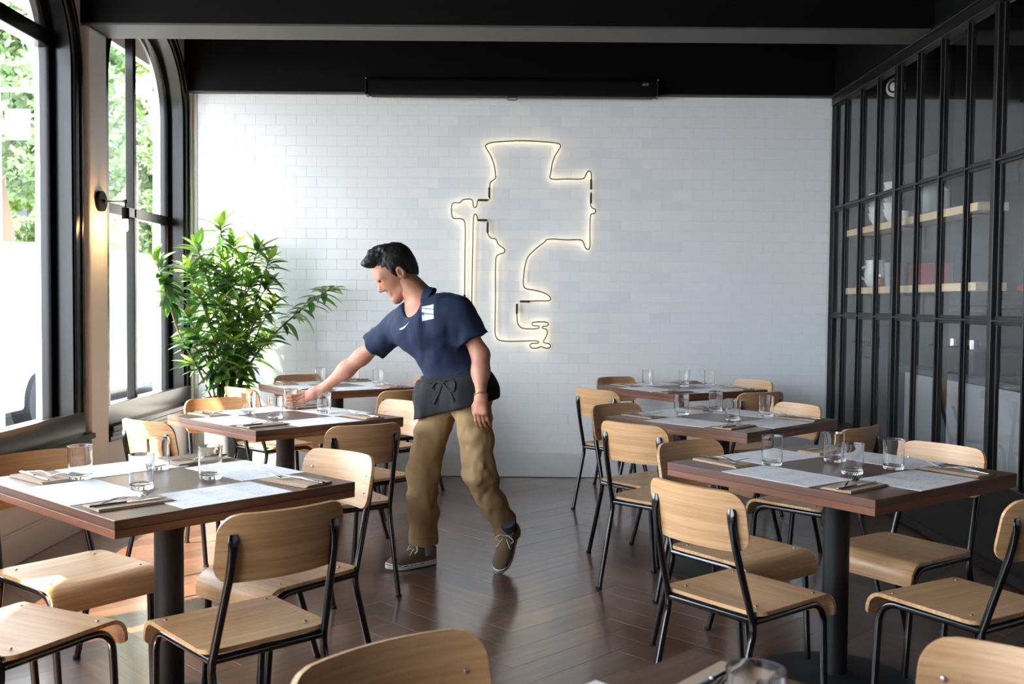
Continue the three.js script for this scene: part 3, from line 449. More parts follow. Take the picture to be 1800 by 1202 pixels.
  const handLF = (x, y, z) => { let d = palmL(x, y, z); for (const f of fingersL) d = smin(d, f(x, y, z), 0.006); return smin(d, thumbL(x, y, z), 0.009); };
  const handL = nets(handLF, [wrL.x - 0.1, 0.69, wrL.z - 0.09], [wrL.x + 0.1, 0.93, wrL.z + 0.11], 0.0031);
  const cut = (x, y, z) => bodyF(x, y, z);
  const bodyG = nets(cut, [-0.78, 0.02, -0.32], [0.46, 1.52, 0.3], 0.0115);
  part('body', merged([bodyG, headG, handR, handL]), skin, who);
  // ---- hair, brows, eyes
  const capF = ell(h(0, 0.058, -0.02), h(0.083, 0.092, 0.104)), nape = ell(h(0, 0.0, -0.06), h(0.068, 0.075, 0.055)), quiff = join([ell(h(0, 0.118, 0.05), h(0.058, 0.036, 0.058)), ell(h(0.01, 0.125, 0.092), h(0.04, 0.022, 0.03)), ell(h(-0.02, 0.135, 0.02), h(0.05, 0.03, 0.06)), cap(h(-0.03, 0.115, 0.08), h(-0.036, 0.128, 0.11), 0.014, 0.003), cap(h(0.0, 0.118, 0.085), h(0.0, 0.132, 0.118), 0.015, 0.003), cap(h(0.03, 0.115, 0.08), h(0.038, 0.126, 0.11), 0.014, 0.003), cap(h(0.0, 0.14, 0.03), h(0.0, 0.168, 0.055), 0.018, 0.003), cap(h(-0.03, 0.14, 0.0), h(-0.035, 0.165, 0.02), 0.018, 0.003), cap(h(0.03, 0.14, -0.01), h(0.035, 0.163, 0.008), 0.018, 0.003)], 0.02);
  const burn = both((s) => cap(h(s * 0.074, 0.03, 0.026), h(s * 0.0735, 0.0, 0.018), 0.011, 0.007));
  const earGap = both((s) => ell(h(s * 0.086, -0.004, -0.004), h(0.02, 0.037, 0.024)));
  const hairF = (x, y, z) => {
    let d = smin(capF(x, y, z), nape(x, y, z), 0.03); d = max(d, -(y * 0.83 - z * 0.72 - 0.012) - (abs(x) > 0.055 ? 0.006 : 0)); d = max(d, -(y + 0.075)); d = smin(d, quiff(x, y, z), 0.02);
    for (const b of burn) d = smin(d, b(x, y, z), 0.012); for (const e of earGap) d = max(d, -e(x, y, z));
    return d + 0.006 * (noise3(x * 170, y * 60, z * 60) - 0.5) + 0.003 * (noise3(x * 330, y * 110, z * 110) - 0.5);
  };
  part('hair', nets(hairF, [-0.12, -0.1, -0.15], [0.12, 0.19, 0.16], 0.0034).applyMatrix4(HM), hairM, who);
  for (const s of [-1, 1]) {
    part('eyebrow', sweep([h(s * 0.013, 0.03, 0.0935), h(s * 0.032, 0.036, 0.0915), h(s * 0.05, 0.031, 0.078)], (t) => [0.0042 * (1 - 0.5 * t), 0.0022], 8, V(0, 1, 0)).applyMatrix4(HM), hairM, who);
    const e = part('eye', new THREE.SphereGeometry(0.0112, 16, 12).translate(s * 0.033, 0.011, 0.0775).applyMatrix4(HM), white, who);
    part('iris', new THREE.SphereGeometry(0.0055, 12, 8).translate(s * 0.033, 0.0085, 0.0845).applyMatrix4(HM), std({ color: C(40, 26, 18), roughness: 0.2 }), e);
  }
  // ---- polo shirt
  const wr = (x, y, z, a, k) => a * (noise3(x * k, y * k * 0.7, z * k) - 0.5) + a * 0.6 * (noise3(x * k * 2.3 + 7, y * k * 1.4, z * k * 2.3) - 0.5);
  const slR = mid(shR, elR, 0.66), slL = mid(shL, elL, 0.6), axR = elR.clone().sub(shR).normalize(), axL = elL.clone().sub(shL).normalize();
  const sleeve = (a, b, ax, r0, r1) => { const f = cap(a, b.clone().addScaledVector(ax, 0.06), r0, r1); return (x, y, z) => max(f(x, y, z), (x - b.x) * ax.x + (y - b.y) * ax.y + (z - b.z) * ax.z); }, shirt0 = join([...trunk, sleeve(shR, slR, axR, 0.056, 0.068), sleeve(shL, slL, axL, 0.062, 0.075)], 0.04), neckHole = cap(neck.clone().add(V(-0.022, -0.055, 0.085)), head, 0.05, 0.08), neckHole2 = cap(neck.clone().add(V(0.004, 0.012, 0)), head, 0.063, 0.075);
  const beltN = V(-0.2, 1, 0.04).normalize(), beltD = beltN.dot(J(-0.33, 0.955, -4.96));
  const shirtF = (x, y, z) => { let d = shirt0(x, y, z) - 0.012 + wr(x, y, z, 0.014, 15); d = max(d, -(beltN.x * x + beltN.y * y + beltN.z * z - beltD)); return max(d, -neckHole(x, y, z), -neckHole2(x, y, z)); };
  const shirt = part('polo_shirt', nets(shirtF, [-0.52, 0.9, -0.3], [0.36, 1.45, 0.32], 0.0082), navy, who);
  const nx = mid(neck, head, 0.3).sub(neck).normalize(), c1 = V(0, 0, 1).addScaledVector(nx, -nx.z).normalize(), c2 = nx.clone().cross(c1);
  { // collar: a folded band round the neck, open at the throat
    const open = V(-0.62, 0, 0.78), o1 = Math.atan2(open.dot(c2), open.dot(c1)), cw = (s) => 3.14 - 0.32 - 0.12 * s / 0.05;
    const place = (a, s) => { const th = o1 + PI + a, r = 0.0625 + s * 0.55, dip = 0.012 + 0.03 * max(0, abs(a) - 1.4) + 0.016 * max(0, cos(a)) ; return neck.clone().addScaledVector(nx, 0.022 - s * 0.74 - dip).addScaledVector(c1, cos(th) * r).addScaledVector(c2, sin(th) * r).add(V(0, 0.004, 0)); };
    part('collar', sheet(0.05, 6, 40, cw, place, 0.005), navy, shirt);
  }
  const onShirt = (x, y) => { let z = 0.5; for (let k = 0; k < 200; k++) { const d = shirtF(x, y, z); if (d < 0.0006 || z < -0.2) break; z -= max(d * 0.6, 0.0008); } return V(x, y, z); };
  function patch(cx, cy, w, hgt, turn, shape, lift) { const n = 14, pos = [], idx = [], uv = []; for (let j = 0; j <= n; j++) for (let i = 0; i <= n; i++) { const [a, b] = shape(i / n * 2 - 1, j / n * 2 - 1), p = onShirt(cx + (a * cos(turn) * w - b * sin(turn) * hgt) / 2, cy + (a * sin(turn) * w + b * cos(turn) * hgt) / 2); pos.push(p.x, p.y, p.z + lift); uv.push(i / n, j / n); } for (let j = 0; j < n; j++) for (let i = 0; i < n; i++) { const a = j * (n + 1) + i; idx.push(a, a + 1, a + n + 1, a + 1, a + n + 2, a + n + 1); } const g = new THREE.BufferGeometry(); g.setAttribute('position', new THREE.Float32BufferAttribute(pos, 3)); g.setAttribute('uv', new THREE.Float32BufferAttribute(uv, 2)); g.setIndex(idx); g.computeVertexNormals(); return g; }
  const badgeMap = texture(64, 64, (u, v) => { const k = v + 0.25 * u; return (k > 0.5 && k < 0.58) || (k > 0.86 && k < 0.92) || (u < 0.2 && k > 0.4 && k < 0.62) ? [70, 92, 150] : [214, 222, 232]; });
  part('badge', patch(-0.068, 1.278, 0.06, 0.068, 0.22, (a, b) => [a + 0.18 * b, b], 0.0022), std({ map: badgeMap, roughness: 0.8 }), shirt).userData.label = 'white woven chest badge';
  part('swoosh', patch(-0.186, 1.212, 0.062, 0.03, 0.36, (a, b) => { const t = (a + 1) / 2, c = -0.75 + 1.6 * t * t, th = 0.42 * sin(PI * min(1, t * 1.02 + 0.06)) * (1 - t) + 0.02; return [a, c + 0.3 * (1 - t) * (1 - t) * 2.2 * 0.4 + b * th]; }, 0.0022), white, shirt).userData.label = 'white swoosh mark';
  // ---- trousers
  const tr0 = join([cap(hipR, hipL, 0.117), cap(hipR, kneeR, 0.1, 0.077), cap(kneeR, ankR, 0.079, 0.068), cap(hipL, kneeL, 0.1, 0.077), cap(kneeL, ankL, 0.076, 0.062), cap(hipL, waist, 0.108, 0.106), cap(hipR, waist, 0.106, 0.104)], 0.035);
  const axA = ankR.clone().sub(kneeR).normalize(), axB = ankL.clone().sub(kneeL).normalize(), endR = ankR.clone().addScaledVector(axA, -0.03), endL = ankL.clone().addScaledVector(axB, 0.012);
  const planeAt = (p, a) => (x, y, z) => (x - p.x) * a.x + (y - p.y) * a.y + (z - p.z) * a.z, cutR = planeAt(endR, axA), cutL = planeAt(endL, axB), upR = planeAt(endR.clone().addScaledVector(axA, -0.04), axA), upL = planeAt(endL.clone().addScaledVector(axB, -0.036), axB);
  const nearR = cap(kneeR, ankR, 0.12), nearL = cap(kneeL, ankL, 0.12);
  const trF = (x, y, z) => { let d = tr0(x, y, z) + wr(x, y, z, 0.02, 17) + 0.006 * sin(y * 60 + 3 * noise3(x * 9, y * 9, z * 9)) * (y < 0.75 ? 1 : 0.3) * 0.6; if (nearR(x, y, z) < 0) d = max(d, cutR(x, y, z)); else if (nearL(x, y, z) < 0) d = max(d, cutL(x, y, z)); return max(d, beltN.x * x + beltN.y * y + beltN.z * z - beltD - 0.012); };
  const tro = part('trousers', nets(trF, [-0.34, 0.02, -0.32], [0.48, 1.03, 0.34], 0.009), khaki, who);
  for (const [e, a, u] of [[endR, axA, upR], [endL, axB, upL]]) { const s = a === axA ? cap(kneeR, ankR, 0.085, 0.075) : cap(kneeL, ankL, 0.082, 0.07), c = planeAt(e, a), inner = a === axA ? cap(kneeR, ankR, 0.07, 0.06) : cap(kneeL, ankL, 0.07, 0.056); part('cuff', nets((x, y, z) => max(s(x, y, z) + wr(x, y, z, 0.008, 20), c(x, y, z) - 0.004, -u(x, y, z), -inner(x, y, z)), [e.x - 0.12, e.y - 0.08, e.z - 0.12], [e.x + 0.12, e.y + 0.13, e.z + 0.12], 0.006), khaki, tro); }
  // ---- waist apron with its tie, and the belt above it
  const ap0 = join([cap(hipR, hipL, 0.128), cap(hipR, mid(hipR, kneeR, 0.5), 0.116, 0.112), cap(hipL, mid(hipL, kneeL, 0.5), 0.118, 0.112), cap(hipL, waist, 0.115, 0.112), cap(hipR, waist, 0.113, 0.11)], 0.07);
  const hem = planeAt(J(-0.33, 0.79, -4.9), V(0.27, -1, 0.06).normalize());
  const apF = (x, y, z) => max(ap0(x, y, z) + wr(x, y, z, 0.014, 11) * (1.4 - (y - 0.75) * 3), hem(x, y, z), beltN.x * x + beltN.y * y + beltN.z * z - beltD - 0.006);
  const apron = part('apron', nets(apF, [-0.33, 0.66, -0.36], [0.36, 1.04, 0.34], 0.0085), black, who);
  part('belt', nets((x, y, z) => max(shirt0(x, y, z) - 0.022, abs(beltN.x * x + beltN.y * y + beltN.z * z - beltD - 0.008) - 0.017), [-0.26, 0.84, -0.3], [0.3, 1.08, 0.3], 0.007), black, who);
  { const pt = (x, y) => { let z = 0.5; for (let k = 0; k < 200; k++) { const d = apF(x, y, z); if (d < 0.001 || z < -0.1) break; z -= max(d * 0.6, 0.001); } return V(x, y, z + 0.004); };
    const tie = (l) => sweep(new THREE.CatmullRomCurve3(l.map(([x, y]) => pt(x, y))).getPoints(26), [0.007, 0.0035], 8, V(0, 1, 0));
    part('apron_tie', merged([tie([[0.0, 0.935], [0.03, 0.955], [0.06, 0.945], [0.065, 0.91], [0.04, 0.9], [0.01, 0.925]]), tie([[0.0, 0.935], [-0.03, 0.94], [-0.05, 0.91], [-0.035, 0.89], [-0.005, 0.925]]), tie([[0.0, 0.93], [-0.02, 0.88], [-0.045, 0.83]]), tie([[0.005, 0.93], [0.05, 0.88], [0.06, 0.85]])]), black, apron);
    const b = pt(-0.045, 0.968); part('buckle', rbox(0.03, 0.018, 0.008, 0.003, b.x, b.y + 0.004, b.z + 0.006), M.steel, who); }
  part('bracelet', new THREE.TorusGeometry(0.0325, 0.0025, 8, 30).applyMatrix4(new THREE.Matrix4().lookAt(V(0, 0, 0), wrL.clone().sub(elL), V(1, 0, 0)).setPosition(wrL.clone().add(V(0, 0.004, 0)))), std({ color: C(190, 158, 92), metalness: 0.9, roughness: 0.35 }), who);
  // ---- canvas shoes. Local axes: z towards the toe, y up; built once, set twice
  const outline = (z) => { const t = (z + 0.085) / 0.285; return t < 0 || t > 1 ? 0 : lerp(0.034, 0.047, smooth(t, 0.05, 0.7)) * Math.pow(1 - Math.pow(abs(2 * t - 1), 4.2), 0.5) - 0.003 * Math.exp(-(((t - 0.45) / 0.13) ** 2)); };
  const flat = (z) => { const w = outline(z); return w; };
  const soleF = (x, y, z) => { const w = flat(z), toe = 0.012 * smooth(z, 0.12, 0.2); return max((abs(x) - w) * 0.7, abs(y - 0.014 - toe) - 0.014, abs(z - 0.0575) - 0.1425); };
  const upper0 = join([cap(V(0, 0.045, -0.055), V(0, 0.042, 0.0), 0.034, 0.036), cap(V(0, 0.04, 0.0), V(0, 0.03, 0.13), 0.04, 0.038), ell(V(0, 0.028, 0.135), V(0.043, 0.032, 0.06)), cap(V(0, 0.075, -0.045), V(0, 0.07, -0.005), 0.035, 0.037), cap(V(0, 0.07, 0.01), V(0, 0.052, 0.07), 0.03, 0.032)], 0.03);
  const opening = cap(V(0, 0.11, -0.04), V(0, 0.105, 0.0), 0.03, 0.032), upperF = (x, y, z) => max(upper0(x, y, z), (abs(x) - flat(z) + 0.002) * 0.7, -(y - 0.02), -opening(x, y, z), y - 0.098);
  const tan = std({ color: C(128, 106, 82), roughness: 0.92 }), lo = [-0.07, -0.01, -0.12], hi = [0.07, 0.13, 0.22], soleG = nets(soleF, lo, hi, 0.0045), upperG = nets(upperF, lo, hi, 0.0045), stripeG = nets((x, y, z) => max(soleF(x / 1.015, y, (z - 0.057) / 1.008 + 0.057), abs(y - 0.022 - 0.012 * smooth(z, 0.12, 0.2)) - 0.0022), lo, hi, 0.003);
  const laceG = [0, 1, 2, 3].map((k) => sweep([V(-0.024, 0.079 - 0.007 * k, 0.026 + 0.017 * k), V(0, 0.093 - 0.0075 * k, 0.03 + 0.017 * k), V(0.024, 0.079 - 0.007 * k, 0.026 + 0.017 * k)], [0.0045, 0.0025], 8, V(0, 0.3, 1))); laceG.push(...[-1, 1].map((s) => sweep(new THREE.CatmullRomCurve3([V(0, 0.097, 0.03), V(s * 0.025, 0.108, 0.04), V(s * 0.046, 0.09, 0.05), V(s * 0.034, 0.075, 0.055), V(0, 0.095, 0.034)]).getPoints(20), 0.0026, 6)), ...[-1, 1].map((s) => sweep([V(0, 0.096, 0.032), V(s * 0.018, 0.088, 0.06), V(s * 0.036, 0.068, 0.085)], 0.0022, 6)));
  const lacesG = merged(laceG), sockF = (a, b) => sweep([a, b], 0.043, 20);
  const shoe = (at, toe, upv, sock) => { const z = toe.clone().normalize(), x = upv.clone().cross(z).normalize(), y = z.clone().cross(x), g = new THREE.Group(); g.name = 'shoe'; g.matrix.makeBasis(x, y, z).setPosition(at); g.matrix.decompose(g.position, g.quaternion, g.scale); who.add(g); part('upper', upperG, tan, g); part('sole', soleG, white, g); part('sole_stripe', stripeG, std({ color: C(38, 30, 28), roughness: 0.7 }), g); part('laces', lacesG, white, g); part('sock', cyl(0.042, 0.04, 0.09, 0, 0.1, -0.022, 20), std({ color: C(...sock), roughness: 0.95 }), g); };
  shoe(J(-0.468, 0.0015, -4.975), V(-0.83, 0.0, 0.55), V(0, 1, 0), [150, 148, 160]);
  shoe(J(-0.018, 0.128, -4.985), V(-0.28, -0.66, 0.62), V(-0.2, 0.66, 0.72), [70, 70, 84]);
}

// ---------------------------------------------------------------- tall plant in its planter
{
  const pl = thing('potted_plant', 'tall leafy plant in a grey planter between the arched window and tiles', 'plant', [-2.06, 0, -7.12]);
  const q = (x, y, z) => V(x + 2.06, y, z + 7.12);
  part('planter', lathe([[0, 0.002], [0.15, 0.002], [0.158, 0.01], [0.178, 0.6], [0.182, 0.632], [0.174, 0.634], [0.162, 0.632], [0.158, 0.59], [0, 0.588]], 40), std({ color: C(122, 126, 130), roughness: 0.85 }), pl);
  part('soil', lathe([[0.157, 0.588], [0.12, 0.6], [0.05, 0.606], [0, 0.607]], 24), std({ color: C(44, 34, 27), roughness: 1 }), pl);
  const bark = std({ color: C(120, 98, 74), roughness: 0.9 });
  const leafM = [[92, 140, 58], [124, 170, 74], [62, 106, 58], [172, 200, 96]].map((c) => phys({ color: C(...c), roughness: 0.42, transmission: 0.35, thickness: 0, side: THREE.DoubleSide, specularIntensity: 0.8 }));
  const leafGeos = [0, 1, 2].map((k) => { const pos = [], idx = [], uv = [], n = 7; for (let i = 0; i <= n; i++) { const t = i / n, w = 0.5 * Math.pow(sin(PI * Math.pow(t, 0.8)), 0.9) * 0.29 + 0.004, y = -[0.12, 0.26, 0.42][k] * t * t; for (const s of [-1, 0, 1]) { pos.push(s * w, y + abs(s) * w * 0.35, t); uv.push(s, t); } } for (let i = 0; i < n; i++) for (let j = 0; j < 2; j++) { const a = i * 3 + j; idx.push(a, a + 3, a + 1, a + 1, a + 3, a + 4); } const g = new THREE.BufferGeometry(); g.setAttribute('position', new THREE.Float32BufferAttribute(pos, 3)); g.setAttribute('uv', new THREE.Float32BufferAttribute(uv, 2)); g.setIndex(idx); g.computeVertexNormals(); return g; });
  const tips = [[-2.143, 1.887, -7.2], [-2.252, 1.718, -7.0], [-2.063, 1.743, -7.25], [-1.864, 1.713, -7.2], [-1.769, 1.642, -7.15], [-2.28, 1.555, -6.9], [-2.204, 1.563, -7.1], [-2.018, 1.528, -6.95], [-1.873, 1.463, -7.0], [-1.774, 1.467, -7.15], [-2.185, 1.367, -6.85], [-2.037, 1.301, -6.85], [-1.903, 1.303, -6.85], [-1.8, 1.224, -6.95], [-1.737, 1.304, -7.1], [-2.27, 1.217, -6.85], [-2.174, 1.088, -6.75], [-2.05, 1.05, -6.75], [-1.922, 1.059, -6.75], [-1.825, 1.017, -6.85], [-1.74, 1.053, -6.95], [-2.27, 1.044, -6.85], [-2.25, 0.884, -6.9], [-1.892, 0.871, -6.85], [-2.251, 1.196, -7.25], [-2.023, 1.094, -7.25], [-2.092, 0.868, -7.2], [-2.1, 1.63, -7.1], [-1.96, 1.62, -7.15], [-1.9, 1.2, -7.2], [-2.12, 1.45, -7.2], [-1.98, 1.18, -6.8]];
  const stems = tips.map((t, n) => { const T = q(...t), a = hash(n, 1) * 2 * PI, r = 0.1 * sqrt(hash(n, 2)), B = V(r * cos(a), 0.595, r * sin(a)), m = B.clone().lerp(T, 0.5); m.x *= 0.75; m.z *= 0.75; return [B, B.clone().lerp(m, 0.5).add(V(0.02 * (hash(n, 3) - 0.5), 0.05, 0)), m, T.clone().lerp(m, 0.3).add(V(0, 0.02, 0)), T]; });
  stems.push([[-2.13, 0.6, -7.0], [-2.215, 0.9, -6.85], [-2.3, 1.08, -6.8], [-2.335, 1.27, -6.72], [-2.375, 1.47, -6.68], [-2.43, 1.61, -6.66]].map((p) => q(...p)), [[-2.33, 1.25, -6.73], [-2.36, 1.36, -6.7], [-2.37, 1.43, -6.68]].map((p) => q(...p)), [[-2.017, 0.62, -7.15], [-1.927, 0.869, -7.2], [-1.775, 1.076, -7.25], [-1.601, 1.243, -7.27], [-1.436, 1.368, -7.27], [-1.329, 1.443, -7.26]].map((p) => q(...p)));
  const leaves = [];
  stems.forEach((pts, n) => {
    const c = new THREE.CatmullRomCurve3(pts), len = c.getLength(), trailing = n === stems.length - 1, P = c.getPoints(trailing ? 30 : 16);
    part('stem', sweep(P, (t) => [lerp(0.0075, 0.004, t), lerp(0.0075, 0.004, t)], 7, V(0.3, 0.1, 1)), bark, pl);
    const count = trailing ? 62 : n === 33 ? 16 : n >= 32 ? 40 : 30, zone = trailing ? 0.68 : n === 32 ? 0.36 : min(0.85, 0.34 / len);
    for (let k = 0; k < count; k++) {
      const u = k / (count - 1), t = 1 - zone * (1 - u), p = c.getPoint(t), d = c.getTangent(t), az = k * 2.39996 + n, out = V(cos(az), 0, sin(az)), lift = trailing ? (hash(n, k) - 0.55) * 1.1 : lerp(-0.35, 1.5, Math.pow(u, 1.8));
      out.addScaledVector(d, lift).normalize(); if (p.z + out.z * 0.17 < -0.43) out.z = abs(out.z) * 0.4; if (p.x + out.x * 0.17 < -0.41) out.x *= -0.3;
      leaves.push({ p, out, s: rr(0.12, 0.19) * (u > 0.93 ? 0.75 : 1), m: u > 0.82 ? (hash(n, k, 2) > 0.4 ? 3 : 1) : floor(hash(n, k, 3) * 3), g: u > 0.8 ? 0 : 1 + floor(hash(n, k, 4) * 2), d: p.z });
    }
  });
  leaves.sort((a, b) => b.d - a.d);
  const X = V(), Y = V(), mt = new THREE.Matrix4(), rest = [[], [], [], []];
  leaves.forEach((f, n) => {
    const z = f.out.clone().normalize(); X.set(0, 1, 0).cross(z).normalize(); X.applyAxisAngle(z, (hash(n, 9) - 0.5) * 0.9); Y.copy(z).cross(X); mt.makeBasis(X, Y, z).scale(V(f.s, f.s, f.s)).setPosition(f.p);
    if (n < 300) { const m = part('leaf', leafGeos[f.g], leafM[f.m], pl); mt.decompose(m.position, m.quaternion, m.scale); } else rest[f.m].push(leafGeos[f.g].clone().applyMatrix4(mt));
  });
  rest.forEach((r, k) => { if (r.length) part('foliage', merged(r), leafM[k], pl).userData.kind = 'stuff'; });
}

// ---------------------------------------------------------------- back-lit tube sign on the tiles: a hand-cranked grinder in outline
{
  const sg = thing('neon_sign', 'outline sign of a hand-cranked grinder glowing warm against the tiles', 'sign', [0, 0, BACK]);
  const K = 0.0015872, pt = (a, b) => V(-0.735 + a * K, 2.752 - b * K + a * 0.0000136, 0);
  const lines = ['331,410 331,352 333,330 343,320 357,309 357,285 348,238 331,196 312,166 309,157 318,147 345,139 380,136 470,132 560,135 630,141 660,148 666,158 655,178 640,202 627,238 620,285 615,304 624,312 700,312 768,312 780,307 789,288 797,277 806,275 812,286 812,330 812,362',
    '812,374 812,440 820,450 834,457 835,466 829,475 815,478 811,488 809,560 809,634 804,645 795,645 788,636 778,612 770,602 700,600 604,599 594,610 556,640 516,681 503,720 497,760 496,818 504,830 560,842 602,856 624,874 626,885 616,889 560,890 478,893',
    '466,904 466,972 472,1003 487,1018 502,1022 564,1022 573,1016 568,1010 546,1009 538,1001 540,994 549,992 606,992 615,998 615,1005 606,1011 592,1011 586,1017 592,1022 606,1025 611,1036 608,1056 600,1070 593,1083 599,1091 617,1094 627,1103 625,1112 616,1116 600,1115 582,1108 570,1113 558,1116 538,1115 529,1107 531,1098 541,1093 563,1093 571,1088 564,1082 500,1082 404,1082 380,1077 366,1061 362,1042 362,900 363,690 367,677 380,668 402,660 405,650 399,640 385,630 371,618 366,603 357,594 340,592 328,580 322,562 323,512',
    '274,507 271,488 266,478 260,478 256,490 252,640 250,800 249,960 248,990 240,1003 228,1003 219,992 217,960 216,880', '215,868 215,700 214,522 209,508 195,500 162,498 153,489 153,432 160,425 190,424 203,411 243,408 250,415 253,438 258,447 265,446 270,436 272,414', '274,412 328,412'];
  const glowM = std({ color: C(255, 236, 190), emissive: new THREE.Color(1, 0.8, 0.46), emissiveIntensity: 1.6, roughness: 0.5 }), tubeM = std({ color: C(14, 13, 12), roughness: 0.5 });
  lines.forEach((l) => {
    const p = l.split(' ').map((s) => pt(...s.split(',').map(Number))), c = p.length > 2 ? new THREE.CatmullRomCurve3(p, false, 'centripetal') : new THREE.LineCurve3(p[0], p[1]), n = max(2, Math.ceil(c.getLength() / 0.009)), P = c.getSpacedPoints(n);
    part('tube', sweep(P.map((v) => V(v.x, v.y, 0.04)), 0.0042, 8, V(0, 0, 1)), tubeM, sg);
    part('glow_tube', sweep(P.map((v) => V(v.x, v.y, 0.0345)), 0.0032, 8, V(0, 0, 1)), glowM, sg);
    const m = max(1, Math.round(c.getLength() / 0.11));
    for (let k = 0; k < m; k++) { const a = c.getPointAt(k / m), b = c.getPointAt((k + 1) / m), L = new THREE.RectAreaLight(new THREE.Color(1, 0.78, 0.46), 0.85, max(0.02, a.distanceTo(b)), 0.006); L.name = 'sign_light'; L.position.set((a.x + b.x) / 2, (a.y + b.y) / 2, 0.03); L.rotation.z = Math.atan2(b.y - a.y, b.x - a.x); sg.add(L); }
  });
  const sl = cyl(0.0085, 0.0085, 0.075, 0, 0, 0, 14), rubberM = std({ color: C(36, 34, 32), roughness: 0.7 });
  for (const [a, b, hor] of [[329, 376, 0], [298, 412, 1], [812, 338, 0], [812, 404, 0], [297, 507, 1], [322, 543, 0], [504, 893, 1], [465, 928, 0], [215, 884, 0]]) { const m = part('electrode_sleeve', sl, rubberM, sg); m.position.copy(pt(a, b)).setZ(0.04); m.rotation.z = hor ? PI / 2 : 0; }
  const so = cyl(0.004, 0.005, 0.04, 0, 0, 0, 10).rotateX(PI / 2).translate(0, 0, 0.02);
  for (const [a, b] of [[365, 300], [630, 270], [470, 132], [700, 312], [809, 500], [700, 600], [500, 768], [362, 840], [420, 1082], [609, 1050], [153, 460], [214, 760], [250, 900]]) part('standoff', so, M.glass, sg).position.copy(pt(a, b));
}

// ---------------------------------------------------------------- projection screen in its case, wall lamp
{
  const sc = thing('projection_screen', 'closed black roll-up projection screen case mounted on the band above the tiles', 'screen', [-0.047, 2.93, BACK + 0.05]);
  const s = new THREE.Shape(); s.moveTo(0.0, -0.062); s.lineTo(0.075, -0.062); s.quadraticCurveTo(0.1, -0.06, 0.1, -0.03); s.lineTo(0.1, 0.03); s.quadraticCurveTo(0.1, 0.062, 0.07, 0.064); s.lineTo(0, 0.064); s.closePath();
  part('case', toCreasedNormals(new THREE.ExtrudeGeometry(s, { depth: 2.14, bevelEnabled: false }).rotateY(-PI / 2).translate(1.07, 0, 0), 0.6), M.blackMatte, sc); // extruded along x
  for (const k of [-1, 1]) { const e = part('end_cap', rbox(0.022, 0.136, 0.11, 0.008, k * 1.081, 0, 0.052), M.blackPaint, sc); part('screw', new THREE.SphereGeometry(0.005, 8, 6), M.screw, e).position.set(k * 1.08, 0.052, 0.107); }
  part('slat_bar', rbox(2.1, 0.018, 0.028, 0.006, 0, -0.068, 0.05), M.beamUnder, sc);
  part('pull_handle', merged([sweep(fillet([V(-0.035, -0.07, 0.055), V(-0.036, -0.092, 0.058), V(0.036, -0.092, 0.058), V(0.035, -0.07, 0.055)], 0.015, 4), 0.0042, 8, V(0, 0, 1)), rbox(0.085, 0.01, 0.02, 0.004, 0, -0.068, 0.055)]), M.steel, sc);
  const mark = document.createElement('canvas'); mark.width = 128; mark.height = 64; const cx = mark.getContext('2d'); cx.fillStyle = '#0c0c0c'; cx.fillRect(0, 0, 128, 64); cx.fillStyle = '#8a8a88'; cx.beginPath(); cx.moveTo(8, 54); cx.lineTo(50, 10); cx.lineTo(62, 54); cx.fill(); cx.lineWidth = 11; cx.strokeStyle = '#8a8a88'; cx.beginPath(); cx.moveTo(70, 12); cx.bezierCurveTo(84, 60, 96, 0, 118, 16); cx.moveTo(74, 48); cx.lineTo(116, 50); cx.stroke();
  const mk = new THREE.CanvasTexture(mark); mk.colorSpace = THREE.SRGBColorSpace; part('maker_mark', new THREE.PlaneGeometry(0.055, 0.026).translate(0.985, 0.022, 0.1012), std({ map: mk, roughness: 0.5 }), sc);
}
{
  const lp = thing('wall_lamp', 'small black swing-arm lamp with a bare bulb on the white pilaster', 'lamp', [-2.46, 1.905, -5.87]);
  part('backplate', cyl(0.06, 0.06, 0.024, 0, 0, 0, 40).rotateZ(PI / 2).translate(0.012, 0, 0), M.blackMatte, lp);
  part('arm', merged([cyl(0.0055, 0.0055, 0.135, 0, 0, 0, 12).rotateZ(PI / 2).translate(0.085, 0, 0), cyl(0.011, 0.011, 0.02, 0, 0, 0, 16).rotateZ(PI / 2).translate(0.03, 0, 0)]), M.blackTube, lp);
  part('joint', new THREE.SphereGeometry(0.0125, 18, 12).translate(0.156, 0, 0), M.blackTube, lp);
  part('socket', merged([cyl(0.005, 0.005, 0.045, 0.156, -0.022, 0, 10), lathe([[0, -0.036], [0.019, -0.037], [0.021, -0.041], [0.021, -0.101], [0.018, -0.104], [0.0, -0.1]], 28).translate(0.156, 0, 0)]), M.blackMatte, lp);
  part('bulb', lathe([[0.0, -0.178], [0.008, -0.176], [0.0145, -0.166], [0.0155, -0.15], [0.0135, -0.11], [0.012, -0.1]], 20).translate(0.156, 0, 0), std({ color: C(255, 226, 180), emissive: new THREE.Color(1, 0.66, 0.3), emissiveIntensity: 3, roughness: 0.3 }), lp);
  const l = new THREE.PointLight(new THREE.Color(1, 0.55, 0.22), 0.16); l.name = 'lamp_light'; l.position.set(0.156, -0.145, 0); l.castShadow = true; lp.add(l);
}

